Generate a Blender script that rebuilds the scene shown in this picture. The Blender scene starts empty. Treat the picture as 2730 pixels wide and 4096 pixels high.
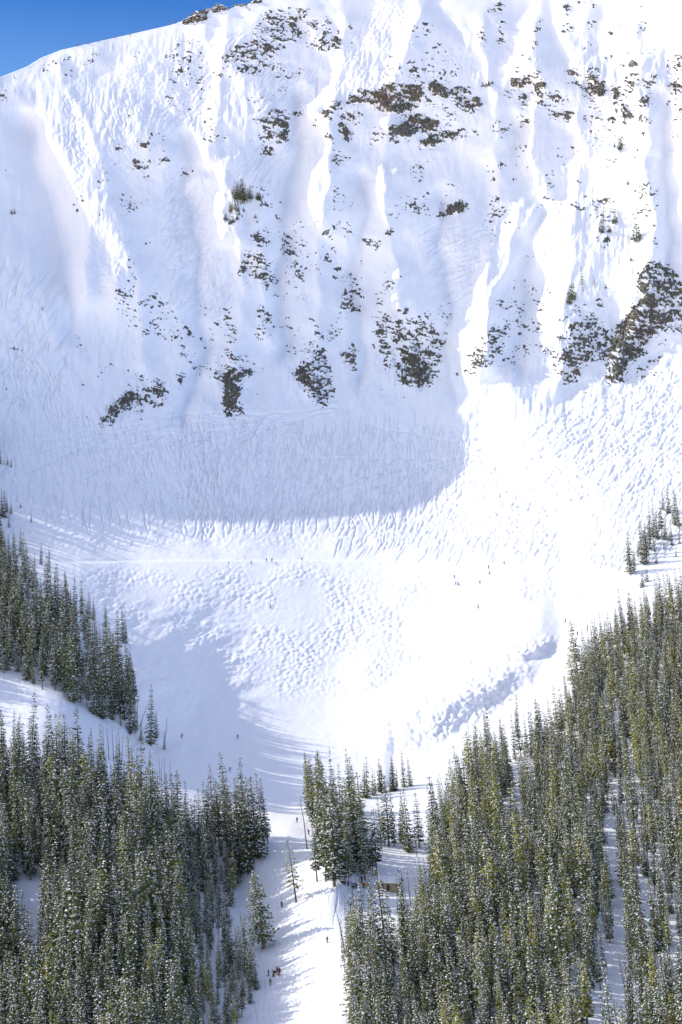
# Snowy cirque above a ski run, spruce and pine forest on both sides, late-winter sun from the left.
import bpy, bmesh, math, random
import numpy as np
from mathutils import Vector, Matrix

C = bpy.context.scene.collection
SC = bpy.context.scene
R_ = math.radians
# ---------------------------------------------------------------- camera, sky, sun, exposure
F = 1975.0; W0, H0 = 682.0, 1024.0; VH = 600.0          # focal length and frame in pixels, horizon row
EL, AZ = R_(32), R_(19)                                   # sun height, and how far it stands behind the mountain
SUN = np.array([-math.cos(EL)*math.cos(AZ), math.cos(EL)*math.sin(AZ), math.sin(EL)])
cam_d = bpy.data.cameras.new('camera'); cam = bpy.data.objects.new('camera', cam_d); C.objects.link(cam)
cam_d.sensor_fit = 'VERTICAL'; cam_d.sensor_height = 36.0; cam_d.lens = 36.0*F/H0
cam_d.shift_y = (VH-H0/2)/H0                              # a rising front, as the photograph keeps its uprights
cam.rotation_euler = (R_(90), 0, 0); cam_d.clip_start = 1; cam_d.clip_end = 20000
SC.camera = cam; SC.render.resolution_x = 682; SC.render.resolution_y = 1024
w = bpy.data.worlds.new('World'); SC.world = w; w.use_nodes = True
nt = w.node_tree; nt.nodes.clear()
sky = nt.nodes.new('ShaderNodeTexSky'); sky.sky_type = 'NISHITA'; sky.sun_disc = False
sky.sun_elevation = EL; sky.sun_rotation = math.atan2(SUN[0], SUN[1]); sky.altitude = 2500; sky.air_density = 1.0; sky.dust_density = 0.3; sky.ozone_density = 1.5
bg = nt.nodes.new('ShaderNodeBackground'); bg.inputs[1].default_value = 0.15
out = nt.nodes.new('ShaderNodeOutputWorld'); tcw = nt.nodes.new('ShaderNodeTexCoord'); mp = nt.nodes.new('ShaderNodeVectorMath'); mp.operation = 'MULTIPLY_ADD'; mp.inputs[1].default_value = (1, 1, .75); mp.inputs[2].default_value = (0, 0, .25)
nt.links.new(tcw.outputs['Generated'], mp.inputs[0]); nt.links.new(mp.outputs[0], sky.inputs[0])      # thin high-mountain air: the deep blue comes lower down
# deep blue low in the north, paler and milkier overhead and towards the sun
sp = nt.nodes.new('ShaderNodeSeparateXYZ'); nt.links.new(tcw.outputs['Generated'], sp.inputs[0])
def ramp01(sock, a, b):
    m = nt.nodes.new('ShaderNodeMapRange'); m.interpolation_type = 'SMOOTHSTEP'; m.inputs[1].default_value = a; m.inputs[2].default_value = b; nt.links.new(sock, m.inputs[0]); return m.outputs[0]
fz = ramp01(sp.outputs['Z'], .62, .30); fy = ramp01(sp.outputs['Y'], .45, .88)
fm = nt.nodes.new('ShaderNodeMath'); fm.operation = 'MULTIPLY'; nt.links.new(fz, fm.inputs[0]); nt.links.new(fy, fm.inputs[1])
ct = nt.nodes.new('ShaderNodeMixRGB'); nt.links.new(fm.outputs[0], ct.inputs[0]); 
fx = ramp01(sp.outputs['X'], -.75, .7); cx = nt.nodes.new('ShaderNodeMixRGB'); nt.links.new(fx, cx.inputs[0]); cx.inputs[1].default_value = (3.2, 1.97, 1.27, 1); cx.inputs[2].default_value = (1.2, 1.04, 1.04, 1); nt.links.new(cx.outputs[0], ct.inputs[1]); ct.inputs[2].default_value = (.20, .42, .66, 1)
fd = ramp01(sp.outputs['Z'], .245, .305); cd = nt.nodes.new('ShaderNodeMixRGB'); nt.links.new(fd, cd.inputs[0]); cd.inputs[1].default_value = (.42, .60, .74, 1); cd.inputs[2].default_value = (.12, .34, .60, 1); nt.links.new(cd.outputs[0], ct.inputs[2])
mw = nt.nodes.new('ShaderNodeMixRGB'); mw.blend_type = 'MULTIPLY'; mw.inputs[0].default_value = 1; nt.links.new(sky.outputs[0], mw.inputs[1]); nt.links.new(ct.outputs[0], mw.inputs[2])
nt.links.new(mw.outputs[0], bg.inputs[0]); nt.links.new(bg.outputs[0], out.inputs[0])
sl = bpy.data.lights.new('sun', 'SUN'); sl.energy = 2.0; sl.angle = R_(0.5); sl.color = (1.0, 0.93, 0.83)
so = bpy.data.objects.new('sun', sl); C.objects.link(so); so.rotation_euler = Vector(tuple(SUN)).to_track_quat('Z', 'Y').to_euler()
SC.view_settings.view_transform = 'Standard'; SC.view_settings.look = 'None'; SC.view_settings.gamma = 1; SC.view_settings.exposure = 1.06
try: SC.cycles.use_denoising = True
except Exception: pass
# ---------------------------------------------------------------- terrain shape
TAGS={'a':(0,200,.4356),'b':(683,0,.4356),'c':(1366,0,.4356),'d':(2049,0,.4343),'e':(683,684,.4356),'f':(1366,684,.4356),
 'g':(2049,684,.4343),'1':(0,0,.8706),'2':(1365,0,.8706),'3':(0,1000,.8706),'4':(1365,1000,.8706),'5':(0,2000,.8706),
 '6':(1365,2000,.8706),'7':(0,2996,.8706),'8':(1365,2996,.8706),'D':(0,0,1.7411),'S':(0,0,1.0)}
def pts(s):
    out=[]; t='D'
    for w in s.split():
        if ':' in w: t,w=w.split(':')
        x,y=map(float,w.split(',')); ox,oy,k=TAGS[t]
        out.append(((ox+x*k)/4.003,(oy+y*k)/4.0))
    return out
def fill(mask,poly,val,us,vs):
    p=np.array(poly); U,V=us,vs
    i0,i1=np.searchsorted(V,p[:,1].min()),np.searchsorted(V,p[:,1].max(),'right')
    j0,j1=np.searchsorted(U,p[:,0].min()),np.searchsorted(U,p[:,0].max(),'right')
    if i1<=i0 or j1<=j0: return
    uu,vv=np.meshgrid(U[j0:j1],V[i0:i1]); c=np.zeros(uu.shape,bool)
    x1,y1=p[-1]
    for x2,y2 in p:
        if y1!=y2:
            c^=((y1>vv)!=(y2>vv))&(uu<(x2-x1)*(vv-y1)/(y2-y1)+x1)
        x1,y1=x2,y2
    mask[i0:i1,j0:j1][c]=val
LIT=[(1,"a:0,345 0,260 560,-20 b:130,180 350,80 450,20 550,50 720,0 1100,-40 1568,-40 1568,0 1380,40 1290,60 1100,90 900,115 810,150 800,260 720,350 600,430 545,440 500,500 450,660 500,740 720,720 770,760 780,860 880,930 940,970 910,1050 780,1110 620,1110 600,1200 480,1090 430,1150 380,1180 470,1250 480,1290 350,1340 340,1440 290,1490 250,1450 210,1300 160,1190 110,1140 0,1090 a:1568,690 1400,740 1290,860 1200,870 1170,800 1080,760 1090,820 1000,870 880,900 860,1000 850,1100 840,1230 900,1290 1040,1330 1060,1380 960,1400 1000,1530 1:520,1060 560,1110 590,1180 590,1250 3:590,0 590,100 545,225 515,225 490,180 475,130 455,100 420,150 400,200 375,235 350,215 350,110 345,20 a:705,1568 660,1430 610,1380 580,1290 550,1220 520,1090 450,970 400,930 350,870 330,760 380,690 460,620 380,540 260,460 200,390 60,350"),
(0,"a:1120,0 1130,50 1010,70 1020,160 940,190 780,235 760,130 830,60 960,-10"),
(.5,"a:1050,250 1568,60 1568,690 1350,740 1250,650 1240,450 1130,330"),
(.65,"b:0,560 300,430 350,700 250,1000 120,1140 0,1090"),
(0,"b:330,200 350,110 500,150 480,220 380,235"),(0,"b:500,180 530,90 640,70 630,150 560,160"),(.2,"b:360,240 410,300 330,390 330,240"),
(.3,"b:100,380 140,440 90,520 70,480"),(.8,"b:540,560 590,580 580,690 520,680 530,600"),
(1,"e:350,0 600,10 580,60 560,150 560,220 530,280 530,360 490,380 510,440 540,490 560,560 490,610 470,670 430,650 390,590 370,500 340,440 350,370 380,310 410,200 400,170 465,160 440,110 400,70"),
(.7,"b:420,1510 540,1350 590,1350 610,1520 600,1568 350,1568"),
(.8,"e:640,570 655,640 640,780 620,800 610,740 560,790 590,640"),
(1,"e:1270,0 1470,0 1480,170 1500,280 1430,400 1400,460 1430,510 1400,545 1300,530 1340,470 1260,440 1210,410 1210,340 1200,310 1230,180 1215,60"),
(1,"b:1280,1568 1400,1390 1370,1200 1290,1130 1330,1000 1200,970 1240,900 1340,800 1440,700 1460,610 1370,500 1360,460 1500,500 1568,440 c:110,420 190,380 200,300 170,300 240,220 270,20 280,-60 760,-60 770,100 720,200 640,270 630,480 580,620 520,740 450,780 330,820 200,830 100,920 0,940 b:1540,950 1380,990 1290,1120 1400,1180 1430,1240 1568,1320 1568,1500 1450,1568"),
(1,"b:1340,110 1310,180 1250,260 1240,390 1360,460 1568,440 1568,330 1480,380 1390,380 1420,300 1400,170 1350,110"),
(1,"b:1440,0 1568,-60 1568,200 1490,160 1400,80"),(.9,"c:0,100 50,100 80,200 40,270 120,290 100,400 30,420 0,430"),
(1,"c:880,-60 1480,-60 1450,40 1380,60 1280,110 1300,250 1280,400 1260,490 1200,420 1100,300 1040,240 1000,180 980,130 870,120 920,70"),
(.9,"c:1320,130 1460,130 1470,200 1450,300 1400,250"),(.8,"c:1430,325 1445,370 1420,360"),
(1,"c:1568,440 1530,520 1475,570 1510,650 1490,720 1480,750 1568,750 d:150,700 220,620 300,600 230,540 200,500 210,400 240,300 220,200 270,100 280,-60 180,-60 120,100 40,150 10,280 20,380 0,430"),
(1,"d:330,0 350,150 380,220 400,350 490,430 475,500 500,570 560,620 640,640 660,560 680,480 660,430 700,200 730,60 830,60 810,180 810,290 760,380 720,470 670,560 660,640 700,760 760,920 840,990 830,1050 710,1110 720,1170 690,1220 560,1200 540,1250 600,1370 620,1470 680,1575 g:730,100 690,150 560,180 430,260 370,270 300,240 340,100 300,60 150,70 140,130 170,150 200,210 150,240 130,280 0,290 f:1520,290 1510,380 1470,450 1420,590 1390,720 1290,880 1250,1030 1230,1180 1210,1290 1250,1390 1330,1350 1340,1280 1370,1200 1390,1080 1430,950 1450,880 1540,760 1568,720 g:60,640 200,800 250,830 290,950 300,1010 260,1130 200,1230 190,1320 250,1360 270,1450 300,1575 530,1575 540,1450 500,1400 560,1260 640,1240 660,1100 800,1130 940,1150 960,1290 930,1380 1060,1290 1110,1100 1140,960 1230,840 1310,760 1320,600 1290,420 1280,240 1300,210 1210,120 1170,40 1190,0 d:1260,1540 1140,1480 1350,1480 1160,1390 1290,1400 1320,1290 1190,1290 1250,1140 1270,1060 1300,900 1190,850 1330,740 1300,640 1160,650 1230,600 1200,540 1410,520 1370,480 1400,540 1420,600 1450,720 1440,900 1420,1060 1520,1160 1470,1210 1550,1320 1440,1340 1490,1450 1500,1575 1700,1575 1900,-60 330,-60"),
(1,"g:1490,0 1530,120 1540,300 1568,400 1750,400 1750,0"),(.3,"d:490,80 520,20 580,80 560,160 520,150"),
(.35,"d:690,220 780,200 800,230 740,400 680,460 650,430"),(.2,"d:1170,260 1220,220 1180,360"),
(.3,"g:790,780 900,830 800,950 840,1100 680,1050 720,950"),
(1,"f:310,0 320,80 240,110 270,200 290,250 330,340 370,410 430,510 450,430 390,380 390,270 420,140 400,60 470,0"),
(1,"c:310,1568 360,1500 460,1480 540,1568"),
(1,"f:1400,0 1490,0 1490,110 1530,150 1530,290 1450,270 1380,330 1400,230 1400,160 1430,110"),
(1,"c:300,1050 350,1050 540,1110 480,1150 380,1180 310,1150 370,1120"),
(1,"f:460,830 560,830 540,880 550,930 560,1000 540,1090 610,1160 560,1260 490,1410 500,1270 430,1340 430,1260 370,1200 380,1100 390,1040 430,950 450,890"),
(1,"f:630,1240 680,1260 670,1370 610,1460 580,1540 600,1450 650,1350"),
(1,"5:1568,40 1340,45 1230,60 1100,80 930,55 880,60 780,90 850,115 960,150 960,200 1000,270 280,305 300,330 450,450 600,530 720,610 850,660 990,740 1000,780 1100,850 1130,880 1100,1000 1080,1150 1150,1264 D:620,1830 540,2500 1900,2500 1900,700 4:1568,460 1450,480 1400,530 1340,580 1280,630 1220,660 1210,600 1180,600 1080,660 1030,710 960,700 900,660 830,690 810,630 760,620 700,615 685,665 640,680 625,720 640,860 640,960 600,1000 520,1050 400,1105 310,1150 240,1165 100,1170 0,1185"),
]
# depth control points: u, v (render px), distance along the view axis (m)
CP="""290 1024 560|290 970 600|290 900 660|290 860 698|290 828 738|290 808 795|290 780 850|290 740 920|290 690 985|290 640 1040|290 600 1090|290 568 1137|
290 561 1152|290 540 1185|290 500 1235|290 413 1330|300 300 1408|300 200 1472|300 100 1536|300 0 1600|300 -60 1640|
0 80 1510|0 200 1426|0 300 1350|0 400 1298|0 480 1207|0 530 1122|0 575 1000|0 620 900|0 668 830|0 720 780|0 760 735|0 850 655|0 950 595|0 1024 552|
-150 80 1455|-150 200 1365|-150 300 1290|-150 400 1212|-150 500 1072|-150 600 860|-150 700 770|-150 850 650|-150 1024 545|
60 690 815|70 580 1030|110 640 945|140 690 880|150 730 850|200 700 940|200 740 880|120 760 790|180 800 765|250 800 800|240 850 705|150 900 635|150 1024 555|130 570 1100|200 600 1070|200 640 1020|
682 0 1560|682 100 1495|682 200 1435|682 300 1370|682 360 1315|682 460 1195|682 500 1145|682 560 1060|682 600 1000|682 700 860|682 800 755|682 900 660|682 1024 552|
850 0 1480|850 200 1340|850 360 1220|850 500 1070|850 700 820|850 1024 545|
590 540 1120|590 600 1040|560 660 960|520 720 900|470 770 845|430 810 780|420 860 700|360 900 655|500 900 655|500 1024 555|400 1024 558|350 950 594|240 950 630|240 1000 586|350 1000 558|340 880 656|235 880 700|
500 -20 1620|500 150 1500|500 300 1400|500 400 1310|150 100 1530|150 200 1462|150 300 1396|150 413 1300|150 500 1205|150 545 1140|450 500 1246|400 445 1322|470 430 1306|430 475 1284|450 561 1150|560 561 1115|400 640 1040|400 700 965|400 760 880|370 800 815"""
def tps(us,vs):
    P=np.array([list(map(float,x.split())) for x in CP.replace('\n','').split('|') if x.strip()])
    sc=100.0; X=P[:,:2]/sc; n=len(X)
    def k(r2): return np.where(r2>0,.5*r2*np.log(np.maximum(r2,1e-12)),0)
    d2=((X[:,None]-X[None])**2).sum(-1)
    A=np.zeros((n+3,n+3)); A[:n,:n]=k(d2)+np.eye(n)*0.002; A[:n,n]=1; A[:n,n+1:]=X; A[n,:n]=1; A[n+1:,:n]=X.T
    w=np.linalg.solve(A,np.r_[np.log(P[:,2]),0,0,0])
    uu,vv=np.meshgrid(us/sc,vs/sc); out=np.full(uu.shape,w[n])+w[n+1]*uu+w[n+2]*vv
    for i in range(n): out+=w[i]*k((uu-X[i,0])**2+(vv-X[i,1])**2)
    return np.exp(out)
SKY="D:-800,300 -300,270 -60,205 a:0,250 250,150 380,70 560,0 b:0,230 130,185 200,125 230,100 290,95 340,90 370,75 430,35 480,45 540,85 600,55 660,50 700,50 750,10 830,-15 1100,-40 1250,-150 1568,-300"
def skyline(us):
    p=np.array(pts(SKY)); return np.interp(us,p[:,0],p[:,1],right=-60.)
def sm(a,r):
    # separable gaussian-ish blur
    k=np.exp(-.5*(np.arange(-int(3*r)-1,int(3*r)+2)/r)**2); k/=k.sum(); n=len(k)//2
    b=np.pad(a,((n,n),(0,0)),'edge'); a=sum(k[i]*b[i:i+a.shape[0]] for i in range(len(k)))
    b=np.pad(a,((0,0),(n,n)),'edge'); return sum(k[i]*b[:,i:i+a.shape[1]] for i in range(len(k)))
def smv(a,ru=2.6,rv=7.):
    def k1(r): k=np.exp(-.5*(np.arange(-int(3*r),int(3*r)+1)/r)**2); return k/k.sum()
    k=k1(rv); n=len(k)//2; b=np.pad(a,((n,n),(0,0)),'edge'); a=sum(k[i]*b[i:i+a.shape[0]] for i in range(len(k)))
    k=k1(ru); n=len(k)//2; b=np.pad(a,((0,0),(n,n)),'edge'); return sum(k[i]*b[:,i:i+a.shape[1]] for i in range(len(k)))
def P3(us,vs,D):
    uu,vv=np.meshgrid(us,vs); return np.stack([(uu-W0/2)/F*D,D,-(vv-VH)/F*D],-1)
def shade(us,vs,D,steps=90,smax=650.):
    SKL=skyline(us); P=P3(us,vs,D); du=np.gradient(P,axis=1); dv=np.gradient(P,axis=0)
    n=np.cross(du,dv); n/=np.linalg.norm(n,axis=-1,keepdims=True); n*=np.sign(-n[...,1:2]+1e-9)
    # outward = toward camera
    ns=n@SUN
    sh=np.zeros(ns.shape); pen=sh.copy(); hu=us[1]-us[0]; hv=vs[1]-vs[0]
    for t in 2.0*(smax/2.0)**(np.arange(steps)/(steps-1)):
        Q=P+SUN*t; u=Q[...,0]/Q[...,1]*F+W0/2; v=VH-Q[...,2]/Q[...,1]*F
        fu=np.clip((u-us[0])/hu,0,len(us)-1.001); fv=(v-vs[0])/hv; ok=(fv>=0)&(v>np.interp(u,us,SKL))
        fv=np.clip(fv,0,len(vs)-1.001); i=fv.astype(int); j=fu.astype(int); a=fv-i; b=fu-j
        Dq=(D[i,j]*(1-b)+D[i,j+1]*b)*(1-a)+(D[i+1,j]*(1-b)+D[i+1,j+1]*b)*a
        pen=np.maximum(pen,np.where(ok,Q[...,1]-Dq,0))
        sh=np.maximum(sh,np.where(ok,np.clip((Q[...,1]-Dq)/ (0.6+.01*t),0,1),0))
    return np.clip(ns,0,1),1-sh,n,pen
KX,KY,MU=.04,.09,3e-4
def solve_relief(us,vs,D0,M,Wt,iters=20,log=None):
    # find the relief whose own sun and shade follow the ribs: directional slope target along the sun's path across the face
    h=us[1]-us[0]; s=SUN; sx,sz,sy=s[0],s[2],s[1]; L=math.hypot(sx,sz); ax,az=sx/L,sz/L; thr=sy/L
    px=D0/F*h                                             # metres per grid step
    def along(D):                                         # dD per metre toward the sun, in the picture plane
        return (ax*np.gradient(D,axis=1)+az*-np.gradient(D,axis=0))/px
    py,pxx=64,64
    def smooth_solve(g):
        G=np.pad(g*px,((py,py),(pxx,pxx))); ky=2*np.pi*np.fft.fftfreq(G.shape[0])[:,None]; kx=2*np.pi*np.fft.fftfreq(G.shape[1])[None]
        d=1j*(ax*kx-az*ky); q=d.conj()/(np.abs(d)**2+KX*kx**2+KY*ky**2+MU)
        R=np.fft.ifft2(np.fft.fft2(G)*q).real
        return R[py:-py,pxx:-pxx]
    sky=skyline(us)
    Ms=sm(M,.7); tgt=None
    base=along(D0); g=np.where(M>.5,np.maximum(thr+.38*M-base,0),np.minimum(thr-.10-base,0))*Wt; R=sm(smooth_solve(g),1.1)*Wt
    A=np.zeros_like(R)
    for it in range(iters):
        D=D0+R; ns,lit,_,pen=shade(us,vs,D,60); B=np.clip(ns*6,0,1)*lit
        e=(Ms-B)*Wt
        g+=.25*np.clip(e,-1,1); g=np.clip(g,-1.0,1.3)
        A+=.23*smv(np.clip(pen,0,10)*(M>.5)*Wt*(vs[:,None]<330))
        R=sm(smooth_solve(g),1.1)*Wt-A*Wt
        if log: log(it,np.abs(e)[Wt>.5].mean(),np.abs(R).max())
    return R
RIBS="""-14 26 D:140,150 250,420 330,700 330,830|-14 26 D:520,60 490,300 540,480 560,640 540,900|-10 20 D:560,250 600,500 600,640 620,760|-14 24 D:790,60 760,330 740,500 730,700 720,880|
-12 22 D:960,30 900,220 880,420 910,620 950,850|-12 24 D:1110,60 1130,180 1150,420 1120,640 1110,830|-14 26 D:1230,60 1240,180 1220,420 1130,700 1110,830|-12 24 D:1340,170 1330,420 1300,700 1280,880|-12 24 D:1470,170 1500,450 1500,620 1420,860|
10 24 D:60,300 120,500 170,750|12 24 D:420,330 440,500 470,800 430,950|12 22 D:690,230 670,420 640,600 650,800|9 18 D:840,420 820,640 830,860|12 26 D:1010,460 1030,700 1040,900|10 22 D:1180,300 1240,480 1200,700 1200,830|10 20 D:1530,250 1540,600"""
def ribs(us,vs):
    out=np.zeros((len(vs),len(us)))
    for r in RIBS.replace('\n','').split('|'):
        a,w,p=r.split(' ',2); p=np.array(pts(p)); a=float(a)*(2.0 if float(a)>0 else 1.15);w=float(w)*.4352
        uc=np.interp(vs,p[:,1],p[:,0]); e=np.clip((vs-p[0,1]+25)/25,0,1)*np.clip((p[-1,1]+25-vs)/25,0,1)
        e=e*e*(3-2*e); q=uc.mean(); uc=uc+(1.5+2.5*((q*.37)%1))*np.sin(vs/(13+9*((q*.71)%1))+q)+1.6*np.sin(vs/(5+4*((q*.53)%1))+q*2); x=np.sqrt(((us[None]-uc[:,None])/w)**2+.05); out+=a*e[:,None]*(.45*np.exp(-.5*x*x)+.75*np.exp(-1.9*x))
    return out
def smooth01(a, b, x):
    t = np.clip((x-a)/(b-a), 0, 1); return t*t*(3-2*t)
HC = 2.5
cu = np.arange(-220, 902, HC); cv = np.arange(-70, 1110, HC)
Mk = np.zeros((len(cv), len(cu)))
for val, p in LIT: fill(Mk, pts(p), val, cu, cv)
D0 = tps(cu, cv) + ribs(cu, cv)
_uu, _vv = np.meshgrid(cu, cv)
Wt = (1-smooth01(520, 575, _vv))*smooth01(-120, -20, _uu)*(1-smooth01(720, 800, _uu))
DC = D0 + solve_relief(cu, cv, D0, Mk, Wt)

def spline_mat(x, grid):                                  # cubic B-spline interpolation of the coarse sheet
    h = grid[1]-grid[0]; f = np.clip((x-grid[0])/h, 1, len(grid)-2.001); i = f.astype(int); t = f-i
    A = np.zeros((len(x), len(grid))); r = np.arange(len(x))
    wts = [(1-t)**3/6, (3*t**3-6*t**2+4)/6, (-3*t**3+3*t**2+3*t+1)/6, t**3/6]
    for k in range(4): np.add.at(A, (r, np.clip(i-1+k, 0, len(grid)-1)), wts[k])
    return A
FU = np.r_[np.arange(-200, -8, 5.), np.arange(-8, 692, .75), np.arange(692, 890, 5.)]
FVm = np.r_[np.arange(-66, -4, 4.), np.arange(-4, 563, .75), 563.]
FVs = np.r_[563., np.arange(563.75, 1032, .8), np.arange(1034, 1100, 4.)]
FV = np.r_[FVm, FVs[1:]]
Df = spline_mat(FV, cv) @ DC @ spline_mat(FU, cu).T
UU, VV = np.meshgrid(FU, FV)
rng = np.random.default_rng(7)

# --- noise on the sheet
def vnoise(u, v, seed):
    r = np.random.default_rng(seed); T = r.random((256, 256)); iu = np.floor(u).astype(int); iv = np.floor(v).astype(int)
    fu = u-iu; fv = v-iv; fu = fu*fu*(3-2*fu); fv = fv*fv*(3-2*fv)
    a = T[iv & 255, iu & 255]; b = T[iv & 255, (iu+1) & 255]; c = T[(iv+1) & 255, iu & 255]; d = T[(iv+1) & 255, (iu+1) & 255]
    return (a*(1-fu)+b*fu)*(1-fv)+(c*(1-fu)+d*fu)*fv
def fbm(u, v, seed, n=3):
    s = 0; a = 1; t = 0
    for k in range(n): s = s+a*vnoise(u*2**k, v*2**k, seed+k); t += a; a *= .55
    return s/t
def worley(u, v, seed):
    r = np.random.default_rng(seed); T = r.random((128, 128, 2)); iu = np.floor(u).astype(int); iv = np.floor(v).astype(int); m = np.full(u.shape, 9.)
    for a in (-1, 0, 1):
        for b in (-1, 0, 1):
            p = T[(iv+a) & 127, (iu+b) & 127]; m = np.minimum(m, (iu+b+p[..., 0]-u)**2+(iv+a+p[..., 1]-v)**2)
    return np.sqrt(m)
def region(s, blur=4):
    m = np.zeros((len(cv), len(cu)))
    for q in s.split('|'):
        val, p = q.strip().split(' ', 1); fill(m, pts(p), float(val), cu, cv)
    return np.clip(spline_mat(FV, cv) @ sm(m, blur/HC) @ spline_mat(FU, cu).T, 0, 1)

# --- height over the snow (m, along the surface normal)
HGT = np.zeros_like(Df)
wob = 6*fbm(UU/30, VV/30, 3)
mog = region("1 5:320,320 500,330 1568,290 1568,900 1250,900 1000,780 700,600 450,450|.8 6:0,290 350,300 450,420 400,800 0,880|.8 6:760,330 1250,200 1300,400 1200,520 800,480|.45 5:640,560 1000,760 1130,900 1080,1180 760,1160 640,850|.7 5:0,760 640,860 990,760 900,650 600,520 400,400 0,900", 6)
HGT += mog*(.12+1.1*smooth01(.25, .75, fbm(UU/26, VV/22, 13)))*(1+.7*smooth01(260, 380, UU))*(.75*(.6-worley((UU+wob)/5.2, (VV+.2*UU)/3.0, 11))+.35*(.6-worley((UU-wob)/9, (VV+.25*UU)/4.6, 17)))
app = region("1 4:0,1300 0,1190 240,1170 520,1060 640,980 1200,680 1568,480 2000,380 2000,1264 1568,1264 6:1200,330 700,220 0,210|.6 3:0,700 400,850 900,800 1500,800 1568,1180 900,1190 400,1100 0,1100|.8 a:1000,250 1568,60 b:300,430 350,700 250,1000 120,1140 a:1568,700 1250,650|.7 c:280,20 760,20 640,270 520,740 0,940 0,440|.9 e:350,20 600,10 530,300 550,560 400,590 340,440|1 3:350,0 590,0 580,100 540,220 360,230|.6 e:0,0 350,0 330,450 600,800 0,1000|.5 f:850,450 1400,500 1250,1100 950,900|.6 c:900,160 1000,180 1260,500 1100,700 900,550", 5)
HGT += app*(.95-.35*smooth01(430, 480, VV))*(.4+.9*fbm(UU/30, VV/30, 27))*(.6-worley((UU+.8*VV+wob)/4.2, (VV-.3*UU)/3.1, 23))
HGT += .75*(fbm(UU/3.2+VV/9, VV/2.3, 35, 2)-.5)*smooth01(380, 430, VV)*(1-smooth01(540, 562, VV))
HGT += 3.2*(fbm(UU/24+VV/60, VV/15, 33, 3)-.5)*smooth01(585, 625, VV)*(1-smooth01(760, 790, VV))*smooth01(100, 140, UU)*(1-smooth01(235, 275, UU))
HGT += .35*(fbm(UU/9, VV/7, 31)-.5)*(1-.5*smooth01(700, 820, VV))
HGT += 1.6*(fbm(UU/28, VV/34, 37)-.5)*(VV < 560)
face = (1-smooth01(400, 450, VV))*smooth01(10, 60, VV-skyline(FU)[None]*0)
HGT += face*((2.9-1.3*smooth01(300, 150, UU+VV*.8))*(fbm(UU/9+VV/90, VV/17, 39, 4)-.5)+1.1*(fbm(UU/2.8+VV/40, VV/24, 42, 2)-.5)*smooth01(.35, .75, fbm(UU/35, VV/35, 44)))     # runnels and wind-cut ribs
# banks of piled snow: the sheet comes forward above each bottom edge, (advance m, face px, reach px, lumps, bottom edge)
for adv, ramp, reach, lump, p in [(25., 40, 100, 1.7, "S:1290,3060 1400,3045 1485,3040 1620,3022 1750,2985 1870,2925 1990,2860 2110,2800 2180,2705 2260,2600"), (13., 14, 50, 1.2, "S:1940,2668 2012,2650 2105,2646 2180,2628 2260,2595"),
                     (4., 9, 40, .7, "S:1600,2762 1655,2750 1755,2710 1870,2674 1990,2642"), (3., 9, 30, .8, "S:1340,2800 1390,2790 1500,2768 1560,2755"), (9., 12, 30, .3, "k:300,1020 430,965 640,865 860,805")]:
    if p.startswith('k'): TAGS['k'] = (1360, 2950, .2551)
    p = np.array(pts(p)); vb = np.interp(FU, p[:, 0], p[:, 1]); L_ = p[-1, 0]-p[0, 0]; e = smooth01(p[0, 0], p[0, 0]+.6*L_, FU)*(1-smooth01(p[-1, 0]-.35*L_, p[-1, 0], FU))
    s = vb[None]+6*(fbm(UU/24, VV/24, 41, 2)-.5)-VV; k = e[None]*smooth01(0, ramp, s)*np.exp(-np.clip(s-ramp, 0, None)/reach)
    Df -= adv*k*(.75+.5*fbm(UU/40, VV/60, 40))
    HGT += e[None]*smooth01(-2, 6, s)*(1-smooth01(ramp, ramp*1.8, s))*lump*((fbm(UU/9, VV/7, 43)-.5)*1.3+.9*(.55-worley((UU+wob)/6.5, (VV-wob)/5., 47)))
# ski tracks cut into the snow
def tracks(poly, n, length, ang, wav, amp, depth, seed, wid=.8):
    r = random.Random(seed); P = np.array(pts(poly)); m = np.zeros((len(cv), len(cu))); fill(m, pts(poly), 1, cu, cv)
    acc = np.zeros_like(HGT)
    for _ in range(n):
        for _t in range(40):
            u = r.uniform(P[:, 0].min(), P[:, 0].max()); v = r.uniform(P[:, 1].min(), P[:, 1].max())
            if m[min(int((v-cv[0])/HC), len(cv)-1), min(int((u-cu[0])/HC), len(cu)-1)] > 0: break
        L = length*r.uniform(.5, 1.2); t = np.arange(0, L, .35); a = R_(ang+r.gauss(0, 10)); wv = wav*r.uniform(.7, 1.5); am = amp*r.uniform(.3, 1.3); ph = r.uniform(0, 6.3)
        off = am*np.sin(t/wv*6.283+ph)+r.uniform(-.04, .04)*t*t/20
        uu = u+math.cos(a)*t-math.sin(a)*off; vv = v+math.sin(a)*t+math.cos(a)*off
        ju = np.interp(uu, FU, np.arange(len(FU))); iv = np.interp(vv, FV, np.arange(len(FV)))
        j = ju.astype(int); i = iv.astype(int); ok = (i > 2) & (i < len(FV)-3) & (j > 2) & (j < len(FU)-3); j = j[ok]; i = i[ok]
        edge = np.clip(np.minimum(t, L-t)[ok]/6, 0, 1)
        for di in (-1, 0, 1, 2):
            for dj in (-1, 0, 1, 2):
                d = np.hypot(iv[ok]-i-di, ju[ok]-j-dj)*.75; np.maximum.at(acc, (i+di, j+dj), edge*np.exp(-(d/wid)**2))
    return -depth*acc
APR = "4:0,1180 240,1160 520,1050 640,960 1000,720 1568,480 1800,400 1800,1264 6:1250,250 600,200 0,200"
HGT += tracks(APR, 900, 24, 118, 30, 1.5, .6, 1, .65)
HGT += tracks("3:0,300 400,700 1000,800 1000,1180 0,1120", 420, 32, 75, 30, 1.4, .75, 16, .65)
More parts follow.
